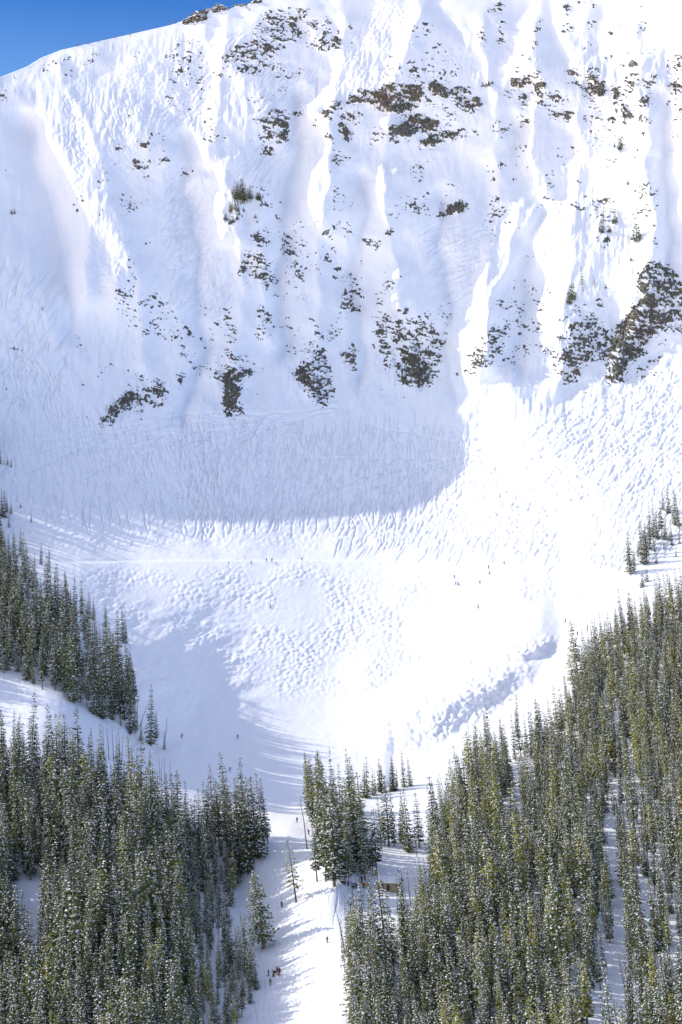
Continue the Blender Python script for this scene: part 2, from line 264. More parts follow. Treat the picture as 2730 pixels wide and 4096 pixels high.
HGT += tracks("3:800,700 1568,760 4:300,700 600,760 600,980 300,1140 0,1170 3:1500,1180 900,1190", 700, 34, 97, 30, 1.5, .8, 2, .65)
HGT += tracks("4:700,900 1568,560 1700,1000 900,1200", 200, 34, 150, 30, 1.2, .9, 3, .7)
HGT += tracks("a:560,300 1250,250 1250,800 700,700 560,420", 26, 60, 100, 11, 2.4, .6, 4, .7)
HGT += tracks("a:560,560 760,560 700,1300 540,1100", 9, 70, 92, 10, 3.0, .6, 5, .7)
HGT += tracks("b:300,380 760,200 700,300 450,450 330,1000 150,1050", 40, 40, 130, 40, 1.0, .6, 6)
HGT += tracks("c:0,450 280,40 740,40 520,720 0,900", 60, 40, 118, 30, 1.0, .5, 7)
HGT += tracks("e:0,0 350,0 330,450 650,1000 480,1200 0,1100", 260, 22, 120, 12, 1.0, 1.0, 8)
HGT += tracks("f:850,450 1400,500 1250,1100 950,900", 120, 26, 150, 40, .8, .9, 9)
HGT += tracks("b:900,500 1450,560 1200,1000 1100,1500 600,1568 1000,1100", 130, 30, 125, 30, 1.0, .9, 10)
HGT += tracks("3:0,0 340,100 340,600 0,700", 140, 24, 120, 30, 1., .9, 11)
HGT += tracks("4:640,900 1200,680 1210,720 640,960 100,1000", 22, 120, 163, 60, 1.2, .7, 12)
HGT += tracks("3:400,820 1568,700 1568,760 700,900", 40, 90, 172, 60, 1.2, 1.0, 13)
HGT += tracks('3:0,700 300,900 800,850 1500,850 1500,1150 0,1240', 300, 30, 108, 30, 1.0, .28, 14, .7)
HGT += tracks('7:1160,420 1560,420 1560,1264 1160,1264', 50, 60, 75, 30, 1.2, .25, 15, .6)

# --- bench of the cat track, run lip, skyline
u_tr = smooth01(20, 110, FU)*(1-smooth01(440, 520, FU)); vt = 562+2.5*(1-smooth01(60, 200, FU))
Df += (u_tr[None]*6*(1-smooth01(vt[None]-2.6, vt[None]-.6, VV)))*(1-smooth01(4, 110, vt[None]-VV))

# --- rock: cover density polygons, ledges and faces
ROCK = """.9 b:130,190 200,110 290,90 360,95 350,140 270,190 180,200|.85 b:350,90 430,40 530,80 500,100 400,100|.45 b:460,520 540,440 620,400 730,350 800,270 820,140 900,120 1100,90 1250,70 1290,60 1240,220 1180,380 1050,420 960,500 900,630 780,690 620,660 590,700 580,570 500,560 520,690 440,690|
.6 b:1270,160 1340,170 1340,260 1290,300 1230,400 1250,250|.5 b:1400,170 1470,170 1440,360 1340,370 1400,300|.5 b:1230,390 1330,370 1568,400 1568,440 1350,460|.65 b:1480,340 1568,250 1568,440 1480,440|
.55 b:370,1190 460,1150 470,1180 410,1200|.55 b:760,1100 900,1050 950,980 1040,1010 1110,1060 1090,1220 1070,1320 920,1300 820,1290 700,1310 740,1270 880,1230|.5 b:830,1350 940,1350 940,1420 840,1420|.8 b:660,1440 720,1440 710,1470|.85 b:1160,1030 1240,1040 1220,1070 1170,1060|
.75 b:1370,1000 1568,930 1568,1000 1430,1060 1500,1100 1420,1110|.7 b:1310,1110 1370,1110 1390,1150 1330,1150|.7 b:1430,1250 1500,1240 1490,1300|.5 b:1480,1400 1568,1380 1568,1520 1500,1510|.6 b:1260,1280 1330,1280 1320,1310|
.35 a:280,230 420,150 560,90 660,20 700,30 600,110 450,180|.45 a:740,150 820,70 900,30 1010,0 860,80 790,170 770,240|.35 a:560,240 700,180 690,220|.35 a:1230,60 1260,0 1320,0 1280,60|.4 a:0,370 110,410 90,450 0,480|.7 a:40,1110 160,1100 140,1130 50,1150|
.85 a:1250,850 1350,840 1360,890 1270,900|.7 a:1070,870 1140,880 1130,910 1070,910|.65 a:1450,830 1530,800 1540,830 1460,850|.45 a:1240,1010 1400,1000 1380,1100 1240,1110|.5 a:1460,990 1550,980 1550,1100 1490,1090|.4 a:1310,1150 1370,1180 1340,1210|.15 a:0,820 0,800|
.65 c:0,930 50,940 30,980 100,870 190,840 310,830 450,750 510,770 560,790 700,790 780,850 760,900 820,940 980,990 960,1010 800,960 740,900 650,1010 570,1060 490,1080 440,1040 330,1010 290,990 200,960 100,960|
.92 c:400,820 520,790 700,800 760,850 650,900 660,980 580,1050 560,940 440,960 390,880|.55 c:640,740 700,720 690,750|.3 c:560,620 640,540 800,480 790,560 680,620 620,650|.35 c:630,310 650,250 830,210 830,300 720,300|.3 c:640,460 630,390 710,330 700,430|
.75 c:800,800 840,730 960,810 1150,800 1160,840 1040,890 940,900 860,880|.55 c:1000,900 1180,870 1280,900 1280,990 1160,1020 1040,960|.92 c:1150,940 1270,930 1280,980 1200,990|.6 c:1050,1020 1120,1080 1060,1100|.7 c:1220,800 1250,770 1420,730 1380,800 1310,790|
.7 c:570,1100 690,1040 880,1090 900,1150 830,1200 760,1200 700,1180 640,1250 520,1260 440,1220 540,1150|.85 c:660,1060 760,1090 870,1140 830,1200 780,1180 700,1150|.65 c:880,1120 1060,1100 1060,1130 980,1180|.8 c:720,1270 800,1240 1000,1210 1100,1200 1060,1260 960,1300 860,1350 740,1370|.4 c:1080,1210 1290,1180 1280,1230 1100,1260|
.55 c:420,1270 620,1260 630,1300 530,1310 430,1310|.5 c:210,1330 340,1290 330,1370|.45 c:240,1200 480,1150 480,1240 280,1270|.6 c:0,1020 50,1040 40,1130 100,1250 50,1300 0,1290|.35 c:50,1030 200,1020 170,1150 100,1140|.4 c:0,1430 120,1430 60,1460|.2 c:700,1500 760,1490 740,1560|
.55 c:1390,1090 1450,1090 1430,1220 1400,1210|.45 c:1450,1180 1560,1150 1540,1210 1460,1250|.55 c:1270,250 1320,210 1310,440 1270,440|.5 c:1440,180 1510,150 1490,370 1440,380|.5 c:1340,80 1480,20 1500,120 1430,120|.5 c:60,160 100,200 90,260 40,280|.5 c:90,330 110,340 110,430 90,430|.5 c:0,350 30,340 20,430 0,430|.25 c:1480,880 1568,820 1568,960 1500,930|.4 c:1330,1410 1370,1400 1340,1450|.2 c:1320,1500 1530,1480 1520,1560 1330,1560|
.7 d:0,730 130,700 200,670 240,680 110,800 20,850 0,850|.6 d:240,620 300,610 280,640|.65 d:330,670 410,670 400,700|.6 d:200,760 240,690 340,770 290,850 300,900 260,930 200,860|.6 d:60,890 180,830 120,1000 180,1000 100,1030|.8 d:330,860 430,850 410,890 340,890|.5 d:190,950 310,920 520,890 530,940 300,980|.65 d:480,1000 560,1010 570,1070 530,1110 490,1090|.4 d:340,1010 500,990 480,1100 390,1100|.45 d:80,1060 160,1080 130,1200 40,1140|
.75 d:510,640 650,650 640,690 530,690|.5 d:560,700 640,700 610,790 570,780|.5 d:660,790 700,720 740,870 760,960 820,990 780,1010 700,880|.55 d:680,650 790,630 800,720 900,840 820,880 760,900 700,760|.8 d:740,790 840,760 850,870 770,890|.5 d:1000,600 1120,550 1220,560 1100,640 1010,640|.55 d:1030,700 1130,650 1180,720 1120,850 1080,880 1020,830|.45 d:900,800 1020,830 1040,960 960,1000 920,960|.7 d:1020,960 1140,980 1110,1080 1060,1150 1010,1150|.6 d:860,1090 980,1040 960,1100 880,1140|.5 d:1180,720 1340,700 1320,790 1220,820|.45 d:1140,900 1300,880 1240,1000 1140,1000|.4 d:1140,1050 1280,1040 1260,1150 1190,1280 1230,1150|
.65 d:1480,580 1575,560 1575,620 1500,630|.6 d:1430,760 1575,760 1575,860 1440,860|.6 d:1480,1000 1575,1000 1575,1050 1480,1030|.3 d:850,320 1010,200 1010,220 920,300|.3 d:1040,140 1040,60 1230,70 1080,110|.4 d:1170,340 1180,230 1280,190 1200,280|.3 d:1160,490 1290,430 1350,490|.4 d:1040,500 1110,480 1090,510|.45 d:200,510 220,280 250,110 270,130 240,350|.45 d:490,30 530,30 510,130 480,130|.45 d:450,240 600,210 560,270 470,290|.45 d:650,450 720,370 710,460|.4 d:690,300 710,190 780,200 700,310|.4 d:590,20 680,10 620,70|.4 d:710,40 790,30 740,60|.2 d:820,1560 900,1400 960,1480|.6 d:860,550 880,500 920,520|
.55 e:650,780 720,720 770,730 760,860 660,960 620,960 650,860|.55 e:780,740 830,780 930,920 930,1050 890,1070 800,1010 840,940 770,910|.35 e:740,600 850,520 900,480 920,580 900,690 770,660|.7 e:970,600 1030,590 1000,620|.4 e:1080,750 1130,700 1180,800 1160,880 1200,870 1130,920|.5 e:1270,840 1290,850 1220,960 1130,1060 1140,1000|.4 e:1150,1150 1230,1090 1290,1120 1220,1200|.35 e:1340,590 1500,480 1568,500 1568,560 1420,590|.55 e:1430,730 1500,690 1500,740|.4 e:1390,860 1470,740 1450,860|.3 e:1480,830 1568,780 1568,1000 1500,1020|.2 e:880,840 980,850 970,890 900,880|.25 e:950,420 1000,400 1010,480 950,460|.6 e:270,1080 320,1070 300,1100|.15 e:20,1040 100,1060 80,1110|
.2 e:0,1250 240,1520 0,1500|.45 e:520,1270 560,1250 540,1330|.35 e:770,1300 850,1200 930,1400 920,1550 800,1530 850,1450|.45 e:530,1480 600,1360 640,1500 560,1568|.5 e:1300,1320 1360,1400 1370,1568 1310,1500|.4 e:1420,1420 1568,1380 1568,1568 1450,1560|.35 e:1480,150 1500,300 1440,400 1480,330|
.3 f:0,470 60,450 130,600 30,620|.5 f:160,600 240,650 340,620 400,640 350,710 240,670|.7 f:380,600 430,540 500,510 490,540 400,610|.5 f:420,350 490,390 450,420|.5 f:560,380 610,370 600,410|.7 f:640,250 690,250 680,270|.2 f:580,260 830,200 830,400 600,370|.75 f:860,390 960,330 1060,280 1170,330 1130,380 1000,410 900,420|.25 f:940,140 1000,90 1070,170 980,260|.4 f:1320,20 1420,60 1410,120 1370,50|.25 f:1310,180 1400,150 1370,220|.45 f:1350,400 1430,300 1510,320 1450,430 1370,470|.45 f:0,1000 90,930 160,970 200,1080 180,1260 60,1340 0,1270|.2 f:150,820 210,830 200,890|
.5 f:330,1150 370,1080 380,1220 430,1290 490,1430 480,1500 380,1420 340,1280|.45 f:520,1260 620,1250 600,1400 560,1450|.4 f:690,1320 860,1320 840,1500 700,1568 590,1568 640,1420|.3 f:900,1230 1000,1200 1030,1440 930,1430|.5 f:1340,1500 1400,1400 1480,1460 1500,1568 1350,1568|.4 f:1480,1380 1568,1340 1568,1500|.25 f:280,1240 320,1260 320,1420 290,1380|
.25 g:300,0 400,0 380,150 320,150|.35 g:1150,30 1210,60 1280,200 1290,420 1230,440 1280,330 1250,180|.35 g:1310,460 1330,600 1320,760 1290,640|.3 g:1100,160 1170,150 1150,240|.3 g:730,620 900,630 880,740 760,750|.5 g:470,1330 560,1260 700,1220 650,1310 560,1350|.55 g:780,1170 830,1140 840,1280|.5 g:560,1390 700,1330 800,1370 900,1500 880,1575 520,1575|.55 g:950,1470 1080,1300 1150,1230 1200,900 1260,840 1400,870 1575,960 1575,1380 1440,1370 1300,1500 1260,1575 900,1575|.85 g:1080,1310 1230,1200 1330,1130 1260,1320 1190,1430 1060,1470|.4 g:1480,1400 1575,1400 1575,1490 1500,1490|.4 g:130,1500 270,1490 250,1560|
.6 4:0,480 60,430 90,600 40,540|.5 4:150,330 220,300 330,340 430,310 470,430 450,560 400,640 310,620 270,620 240,500 170,470|.75 4:280,500 330,480 400,520 400,620 310,610|.5 4:590,500 650,390 720,340 770,390 750,440 690,530 600,570|.4 4:570,420 590,400 590,450|.5 4:890,420 970,430 1000,500 1130,260 1210,380 1220,500 1140,520 1040,640 1000,590 970,500|.65 4:1230,430 1260,340 1350,270 1420,330 1440,390 1390,470 1310,540 1310,590 1220,630|.92 4:1310,310 1430,250 1430,390 1390,440 1330,430|.55 4:1360,110 1420,60 1568,180 1700,250 1700,330 1568,340 1440,390 1400,280|
.6 3:1160,110 1180,20 1240,130 1190,160|.5 3:1350,560 1410,430 1490,460 1540,640 1490,740 1430,680|.8 3:1350,560 1390,540 1440,620 1420,660|.45 3:1040,260 1060,300 1060,480 1110,480 1220,540 1120,590 1110,690 1120,750 1030,770 1010,700 1030,620 985,570 1040,540|.85 3:1030,560 1100,550 1100,690 1030,750|.4 3:1180,280 1250,290 1240,400 1180,390|
.65 3:580,660 620,640 640,690 560,740 500,820 440,825 490,760 500,710|.5 3:620,560 650,560 650,720 660,780 630,795|.45 3:670,600 760,590 770,690 740,730 660,690|.5 3:800,570 850,570 840,630|.45 3:820,430 890,470 870,510 830,490|.75 3:650,400 690,340 720,330 680,380|.2 3:690,150 780,260 880,390 780,430 700,380|.7 3:720,230 760,240 740,245|.3 3:880,520 930,520 920,590|.25 3:380,600 410,620 400,660|.3 3:360,760 430,740 400,800|.4 3:110,745 145,745 130,765|.12 3:60,400 110,400 100,490 20,440|.25 R:0,0"""
ROCK = ROCK.replace('\n', '').replace('|.25 R:0,0', '').replace('|.15 a:0,820 0,800', '')
rho = np.zeros((len(cv)*2-1, len(cu)*2-1)); cu2 = np.linspace(cu[0], cu[-1], len(cu)*2-1); cv2 = np.linspace(cv[0], cv[-1], len(cv)*2-1)
for q in ROCK.split('|'):
    val, p = q.strip().split(' ', 1); t_ = np.zeros_like(rho); fill(t_, pts(p), float(val), cu2, cv2); rho = np.maximum(rho, t_)
rho = np.clip(spline_mat(FV, cv2) @ sm(rho, 1.6) @ spline_mat(FU, cu2).T, 0, 1)
band_ = smooth01(20, 60, VV)*(1-smooth01(360, 410, VV))*smooth01(20, 160, UU)       # stray stones on the ribs
rho = np.clip(rho*(1.12+.16*smooth01(60, 90, VV)*(1-smooth01(150, 175, VV))*smooth01(280, 320, UU)), 0, .84-.10*smooth01(540, 600, UU)*smooth01(240, 280, VV))
rho = np.maximum(rho, band_*.20*smooth01(.55, .75, fbm(UU/26, VV/34, 91)))
wu = UU+3*(fbm(UU/11, VV/11, 51)-.5); wv_ = VV+3*(fbm(UU/11, VV/11, 57)-.5)
rn = .29*fbm((wu+.5*wv_)/6.5, (wv_-.25*wu)/5., 61, 2)+.22*vnoise((UU+.6*VV)/8., (VV-.3*UU+wob*.5)/1.9, 77)+.27*vnoise((wu+.9*wv_)/2.3, (wv_-.35*wu)/1.5, 67)+.26*vnoise(UU/1.2, VV/1.05, 71)
rq = np.argsort(np.argsort(rn[::7, ::7].ravel())); srt = np.sort(rn[::7, ::7].ravel())
pct = np.interp(rn, srt, np.linspace(0, 1, len(srt)))      # 0..1, evenly spread: cover of rock = density
thr_ = 1-rho*(.70+.22*smooth01(.45, .8, rho))
RK = np.clip((pct-thr_)/.10+.5, 0, 1)*(rho > .03)
HGT += np.clip(rho*1.3, 0, 1)*(2.6*(fbm(UU/6, VV/5, 81, 3)-.5)+2.2*np.clip(pct-thr_, -.15, .4)/.4)

# --- positions
SKL = skyline(FU)
HGT *= .12+.88*smooth01(0, 9, VV-SKL[None])
def points(U, V, D): return np.stack([(U-W0/2)/F*D, D, -(V-VH)/F*D], -1)
P = points(UU, VV, Df)
gu = np.gradient(P, FU, axis=1); gv = np.gradient(P, FV, axis=0)
N = np.cross(gu, gv); N /= np.linalg.norm(N, axis=-1, keepdims=True); N *= np.sign(-N[..., 1:2]+1e-9)
AREA = np.abs(gu[..., 0]*gv[..., 1]-gu[..., 1]*gv[..., 0])  # ground plan covered by one pixel
P = P+N*HGT[..., None]
# behind the skyline the sheet folds over and falls away
for j in range(len(FU)):
    s = SKL[j]
    if s <= -60: continue
    i = np.searchsorted(FV, s)
    b = P[i, j]
    k = np.arange(1, i+1)[::-1].astype(float)              # rows above the skyline
    P[:i, j, 0] = b[0]; P[:i, j, 1] = b[1]+k*2.2; P[:i, j, 2] = b[2]-.012*k**1.5-.02*k
    top = points(FU[j], s, Df[i, j]); P[i, j, 2] = top[2]+HGT[i, j]*.3
    RK[:i, j] = 0

def ground(u, v):                                          # point of the built surface seen at picture position (u, v)
    j = np.interp(u, FU, np.arange(len(FU))); i = np.interp(v, FV, np.arange(len(FV)))
    i0 = int(min(i, len(FV)-2)); j0 = int(min(j, len(FU)-2)); a = i-i0; b = j-j0
    return (P[i0, j0]*(1-b)+P[i0, j0+1]*b)*(1-a)+(P[i0+1, j0]*(1-b)+P[i0+1, j0+1]*b)*a

# ---------------------------------------------------------------- materials
def mat(name, col, rough=.6, spec=.2, var=0, scale=1.0, hue=None):
    m = bpy.data.materials.new(name); m.use_nodes = True; n = m.node_tree.nodes; l = m.node_tree.links; b = n['Principled BSDF']
    b.inputs['Roughness'].default_value = rough; b.inputs['Specular IOR Level'].default_value = spec
    tc = n.new('ShaderNodeTexCoord'); nz = n.new('ShaderNodeTexNoise'); nz.inputs['Scale'].default_value = scale; l.new(tc.outputs['Object'], nz.inputs['Vector'])
    cr = n.new('ShaderNodeValToRGB'); c = np.array(col); c2 = np.array(hue if hue else col)
    cr.color_ramp.elements[0].position = .3; cr.color_ramp.elements[1].position = .7
    cr.color_ramp.elements[0].color = (*np.clip(c*(1-var), 0, 1), 1); cr.color_ramp.elements[1].color = (*np.clip(c2*(1+var), 0, 1), 1)
    l.new(nz.outputs['Fac'], cr.inputs['Fac']); l.new(cr.outputs['Color'], b.inputs['Base Color'])
    return m
def snow_ground(name, rocky):
    m = bpy.data.materials.new(name); m.use_nodes = True; n = m.node_tree.nodes; l = m.node_tree.links; b = n['Principled BSDF']
    b.inputs['Roughness'].default_value = .65; b.inputs['Specular IOR Level'].default_value = .15
    geo = n.new('ShaderNodeNewGeometry')
    n1 = n.new('ShaderNodeTexNoise'); n1.inputs['Scale'].default_value = .7; n1.inputs['Detail'].default_value = 4; l.new(geo.outputs['Position'], n1.inputs['Vector'])
    bp = n.new('ShaderNodeBump'); bp.inputs['Strength'].default_value = .35; bp.inputs['Distance'].default_value = .35; l.new(n1.outputs['Fac'], bp.inputs['Height']); l.new(bp.outputs['Normal'], b.inputs['Normal'])
    snow = (.865, .885, .918, 1)
    if not rocky: b.inputs['Base Color'].default_value = snow; return m
    at = n.new('ShaderNodeAttribute'); at.attribute_name = 'rock'
    n2 = n.new('ShaderNodeTexNoise'); n2.inputs['Scale'].default_value = .9; n2.inputs['Detail'].default_value = 3; l.new(geo.outputs['Position'], n2.inputs['Vector'])
    n3 = n.new('ShaderNodeTexNoise'); n3.inputs['Scale'].default_value = .035; l.new(geo.outputs['Position'], n3.inputs['Vector'])
    ad = n.new('ShaderNodeMath'); ad.operation = 'MULTIPLY_ADD'; l.new(n2.outputs['Fac'], ad.inputs[0]); ad.inputs[1].default_value = .9; ad.inputs[2].default_value = -.45
    su = n.new('ShaderNodeMath'); su.operation = 'ADD'; l.new(at.outputs['Fac'], su.inputs[0]); l.new(ad.outputs[0], su.inputs[1])
    rp = n.new('ShaderNodeMapRange'); rp.inputs[1].default_value = .42; rp.inputs[2].default_value = .58; l.new(su.outputs[0], rp.inputs[0])
    c1 = n.new('ShaderNodeValToRGB'); e = c1.color_ramp.elements; e[0].position = .32; e[0].color = (.035, .033, .031, 1); e[1].position = .72; e[1].color = (.205, .190, .168, 1); l.new(n2.outputs['Fac'], c1.inputs['Fac'])
    c2 = n.new('ShaderNodeValToRGB'); e = c2.color_ramp.elements; e[0].position = .5; e[0].color = (.95, 1, .88, 1); e[1].position = .7; e[1].color = (1.12, 1, .90, 1); l.new(n3.outputs['Fac'], c2.inputs['Fac'])
    mu = n.new('ShaderNodeMixRGB'); mu.blend_type = 'MULTIPLY'; mu.inputs[0].default_value = 1; l.new(c1.outputs[0], mu.inputs[1]); l.new(c2.outputs[0], mu.inputs[2])
    mx = n.new('ShaderNodeMixRGB'); l.new(rp.outputs[0], mx.inputs[0]); mx.inputs[1].default_value = snow; l.new(mu.outputs[0], mx.inputs[2]); l.new(mx.outputs[0], b.inputs['Base Color'])
    return m
M_MTN = snow_ground('mountain_snow_and_rock', True); M_SLOPE = snow_ground('piste_snow', False)

def sheet(name, Pg, material, attr=None):
    r, c = Pg.shape[:2]; me = bpy.data.meshes.new(name); idx = np.arange(r*c, dtype=np.int32).reshape(r, c)
    q = np.stack([idx[:-1, :-1], idx[1:, :-1], idx[1:, 1:], idx[:-1, 1:]], -1).reshape(-1, 4)
    me.vertices.add(r*c); me.vertices.foreach_set('co', Pg.astype(np.float32).ravel())
    me.loops.add(q.size); me.loops.foreach_set('vertex_index', q.ravel()); me.polygons.add(len(q))
    me.polygons.foreach_set('loop_start', np.arange(0, q.size, 4, dtype=np.int32)); me.update(calc_edges=True)
    me.polygons.foreach_set('use_smooth', np.ones(len(q), bool))
    if attr is not None:
        a = me.attributes.new('rock', 'FLOAT', 'POINT'); a.data.foreach_set('value', attr.astype(np.float32).ravel())
    me.materials.append(material); o = bpy.data.objects.new(name, me); C.objects.link(o); o['kind'] = 'structure'; return o
nm = len(FVm)
sheet('mountain', P[:nm], M_MTN, RK[:nm])
# the lower slope, carried on under and past the camera as the valley floor
ext = []
for k, (y, z) in enumerate([(470, -133), (380, -150), (250, -175), (80, -200), (-200, -210), (-700, -190), (-1500, -60)]):
    row = np.empty((len(FU), 3)); row[:, 0] = P[-1, :, 0]*(1.1+.5*k); row[:, 1] = y; row[:, 2] = z; ext.append(row)
sheet('ski_slope', np.concatenate([P[nm-1:], np.array(ext)]), M_SLOPE)
# ---------------------------------------------------------------- trees
def simple(name, col, rough=.8, rnd=.35, hue=None, warm=None):   # colour varies a little from tree to tree
    m = bpy.data.materials.new(name); m.use_nodes = True; n = m.node_tree.nodes; l = m.node_tree.links; b = n['Principled BSDF']
    b.inputs['Roughness'].default_value = rough; b.inputs['Specular IOR Level'].default_value = .1
    oi = n.new('ShaderNodeObjectInfo'); geo = n.new('ShaderNodeNewGeometry'); nz = n.new('ShaderNodeTexNoise'); nz.inputs['Scale'].default_value = 1.3; l.new(geo.outputs['Position'], nz.inputs['Vector'])
    cr = n.new('ShaderNodeValToRGB'); c = np.array(col); h = np.array(hue if hue else col)
    cr.color_ramp.elements[0].color = (*(c*(1-rnd)), 1); cr.color_ramp.elements[1].color = (*(h*(1+rnd)), 1)
    mi = n.new('ShaderNodeMath'); mi.operation = 'MULTIPLY_ADD'; l.new(nz.outputs['Fac'], mi.inputs[0]); mi.inputs[1].default_value = .6; l.new(oi.outputs['Random'], mi.inputs[2])
    ms = n.new('ShaderNodeMath'); ms.operation = 'MULTIPLY'; l.new(mi.outputs[0], ms.inputs[0]); ms.inputs[1].default_value = .7
    l.new(ms.outputs[0], cr.inputs['Fac']); l.new(cr.outputs['Color'], b.inputs['Base Color']); return m
M_SPRUCE = simple('spruce_needles', (.048, .086, .048), hue=(.145, .175, .066))
M_PINE = simple('pine_needles', (.135, .165, .038), hue=(.29, .29, .06))
M_RUST = simple('dry_needles', (.16, .09, .035), hue=(.20, .12, .05))
M_SNOWT = simple('clinging_snow', (.90, .88, .87), rnd=.04)
M_BARK = simple('bark', (.13, .10, .07), hue=(.24, .18, .12))
M_GREY = simple('dead_grey_wood', (.12, .10, .085), hue=(.20, .17, .14))

class MB:                                                 # collects faces for one mesh
    def __init__(s): s.v = []; s.f = []; s.m = []
    def quad(s, p, mi): k = len(s.v); s.v += [tuple(x) for x in p]; s.f.append(tuple(range(k, k+len(p)))); s.m.append(mi)
    def tube(s, pts_, rad, n=6, mi=0, cap=True):
        k0 = len(s.v); P_ = [Vector(p) for p in pts_]
        for i, p in enumerate(P_):
            d = (P_[min(i+1, len(P_)-1)]-P_[max(i-1, 0)]); d = d.normalized() if d.length > 1e-9 else Vector((0, 0, 1))
            a = d.orthogonal().normalized(); b = d.cross(a)
            for j in range(n):
                t = 6.28318*j/n; s.v.append(tuple(p+(a*math.cos(t)+b*math.sin(t))*rad[i]))
        for i in range(len(P_)-1):
            for j in range(n):
                a = k0+i*n+j; b = k0+i*n+(j+1) % n; s.f.append((a, b, b+n, a+n)); s.m.append(mi)
        if cap:
            s.f.append(tuple(range(k0+n-1, k0-1, -1))); s.m.append(mi); e = k0+(len(P_)-1)*n; s.f.append(tuple(range(e, e+n))); s.m.append(mi)
    def box(s, x0, x1, y0, y1, z0, z1, mi=0):
        k = len(s.v); s.v += [(x, y, z) for z in (z0, z1) for x, y in ((x0, y0), (x1, y0), (x1, y1), (x0, y1))]
        for f in ((3, 2, 1, 0), (4, 5, 6, 7), (0, 1, 5, 4), (1, 2, 6, 5), (2, 3, 7, 6), (3, 0, 4, 7)): s.f.append(tuple(k+i for i in f)); s.m.append(mi)
    def mesh(s, name, mats, smooth=False):
        me = bpy.data.meshes.new(name); me.from_pydata(s.v, [], s.f); [me.materials.append(m) for m in mats]
        me.polygons.foreach_set('material_index', s.m)
        if smooth: me.polygons.foreach_set('use_smooth', [True]*len(s.f))
        me.update(); return me
def put(name, me, parent=None, loc=(0, 0, 0)):
    o = bpy.data.objects.new(name, me); C.objects.link(o); o.parent = parent; o.location = loc; return o
def empty(name, loc, label, cat, group=None, rot=(0, 0, 0), scale=1):
    o = bpy.data.objects.new(name, None); C.objects.link(o); o.location = loc; o.rotation_euler = rot; o.scale = (scale,)*3; o.empty_display_size = .5
    o['label'] = label; o['category'] = cat
    if group: o['group'] = group
    return o
def tagged(o, label, cat, group=None):
    o['label'] = label; o['category'] = cat
    if group: o['group'] = group
    return o

def crown_mesh(name, seed, H, rb, clear, snow, needles, whorls=26, per=6, irregular=.25, power=.85, size=.58, drop=.3):
    r = random.Random(seed); m = MB(); z0 = clear*H
    gaps = [r.uniform(0, 6.28) for _ in range(3)]
    def tuft(p, a, sz, sn):
        ca, sa = math.cos(a), math.sin(a)
        for q in range(3):                                # three sprays of needles
            aa = a+r.uniform(-1.0, 1.0); l = sz*r.uniform(.7, 1.25); w_ = sz*r.uniform(.28, .5); dz = -sz*r.uniform(.15, .75); c_, s_ = math.cos(aa), math.sin(aa)
            b = Vector(p)+Vector((r.uniform(-.2, .2), r.uniform(-.2, .2), r.uniform(-.15, .15)))*sz; tip = b+Vector((c_*l, s_*l, dz)); sd = Vector((-s_*w_, c_*w_, r.uniform(-.3, .3)*sz))
            m.quad([b-sd*.35, b*.5+tip*.5-sd, tip, b*.5+tip*.5+sd], 0)
        if r.random() < sn:                               # a pad of snow on top of the spray
            n = 5; c = Vector(p)+Vector((ca*sz*.35, sa*sz*.35, -.02)); ra = sz*r.uniform(.32, .62); top = c+Vector((0, 0, ra*r.uniform(.4, .7)))
            ring = [c+Vector((math.cos(6.283*i/n+a)*ra*r.uniform(.7, 1.2), math.sin(6.283*i/n+a)*ra*r.uniform(.7, 1.2), -ra*r.uniform(.1, .5))) for i in range(n)]
            for i in range(n): m.quad([ring[i], ring[(i+1) % n], top], 1)
    for k in range(whorls):
        t = (k+r.uniform(-.35, .35))/(whorls-1); t = min(max(t, 0), 1); z = z0+(H*.985-z0)*t
        rr = (rb*(1-t)**power*(.55+.45*min(1, t*7+.25))+.16)*r.uniform(1-irregular, 1+irregular*.6)
        nb = max(3, int(per*(.5+.6*(1-t))+r.uniform(-1, 1)))
        a0 = r.uniform(0, 6.28)
        for b in range(nb):
            a = a0+6.283*b/nb+r.uniform(-.35, .35); L = rr*r.uniform(.65, 1.15)
            if r.random() < irregular*.35: L *= .5
            if any(abs(((a-g+3.14) % 6.28)-3.14) < .25 for g in gaps) and r.random() < .4: continue
            fr = [1.0] if L < .5 else ([.5, 1.] if L < 1.2 else [.32, .68, 1.])
            for f in fr:
                d = L*f; p = (math.cos(a)*d, math.sin(a)*d, z-drop*d+.10*d*d/max(rb, .5)*.5)
                tuft(p, a, size*(.75+.45*(1-t))*r.uniform(.8, 1.2), snow*(.6+.5*f))
    m.quad([(-.1, 0, H*.95), (.1, 0, H*.95), (0, 0, H*1.02)], 0); m.quad([(0, -.1, H*.95), (0, .1, H*.95), (0, 0, H*1.02)], 0)
    return m.mesh(name, [needles, M_SNOWT])
def trunk_mesh(name, seed, H, r0, upto=.97):
    r = random.Random(seed); m = MB(); n = 7; dx = r.uniform(-.1, .1); dy = r.uniform(-.1, .1)
    pts_ = [(dx*math.sin(3*k/n), dy*math.sin(2.5*k/n), -1.2+(H*upto+1.2)*k/(n-1)) for k in range(n)]
    m.tube(pts_, [r0*(1.25 if k == 0 else 1)*(1-.93*k/(n-1))+.02 for k in range(n)], 7, 0); return m.mesh(name, [M_BARK], True)
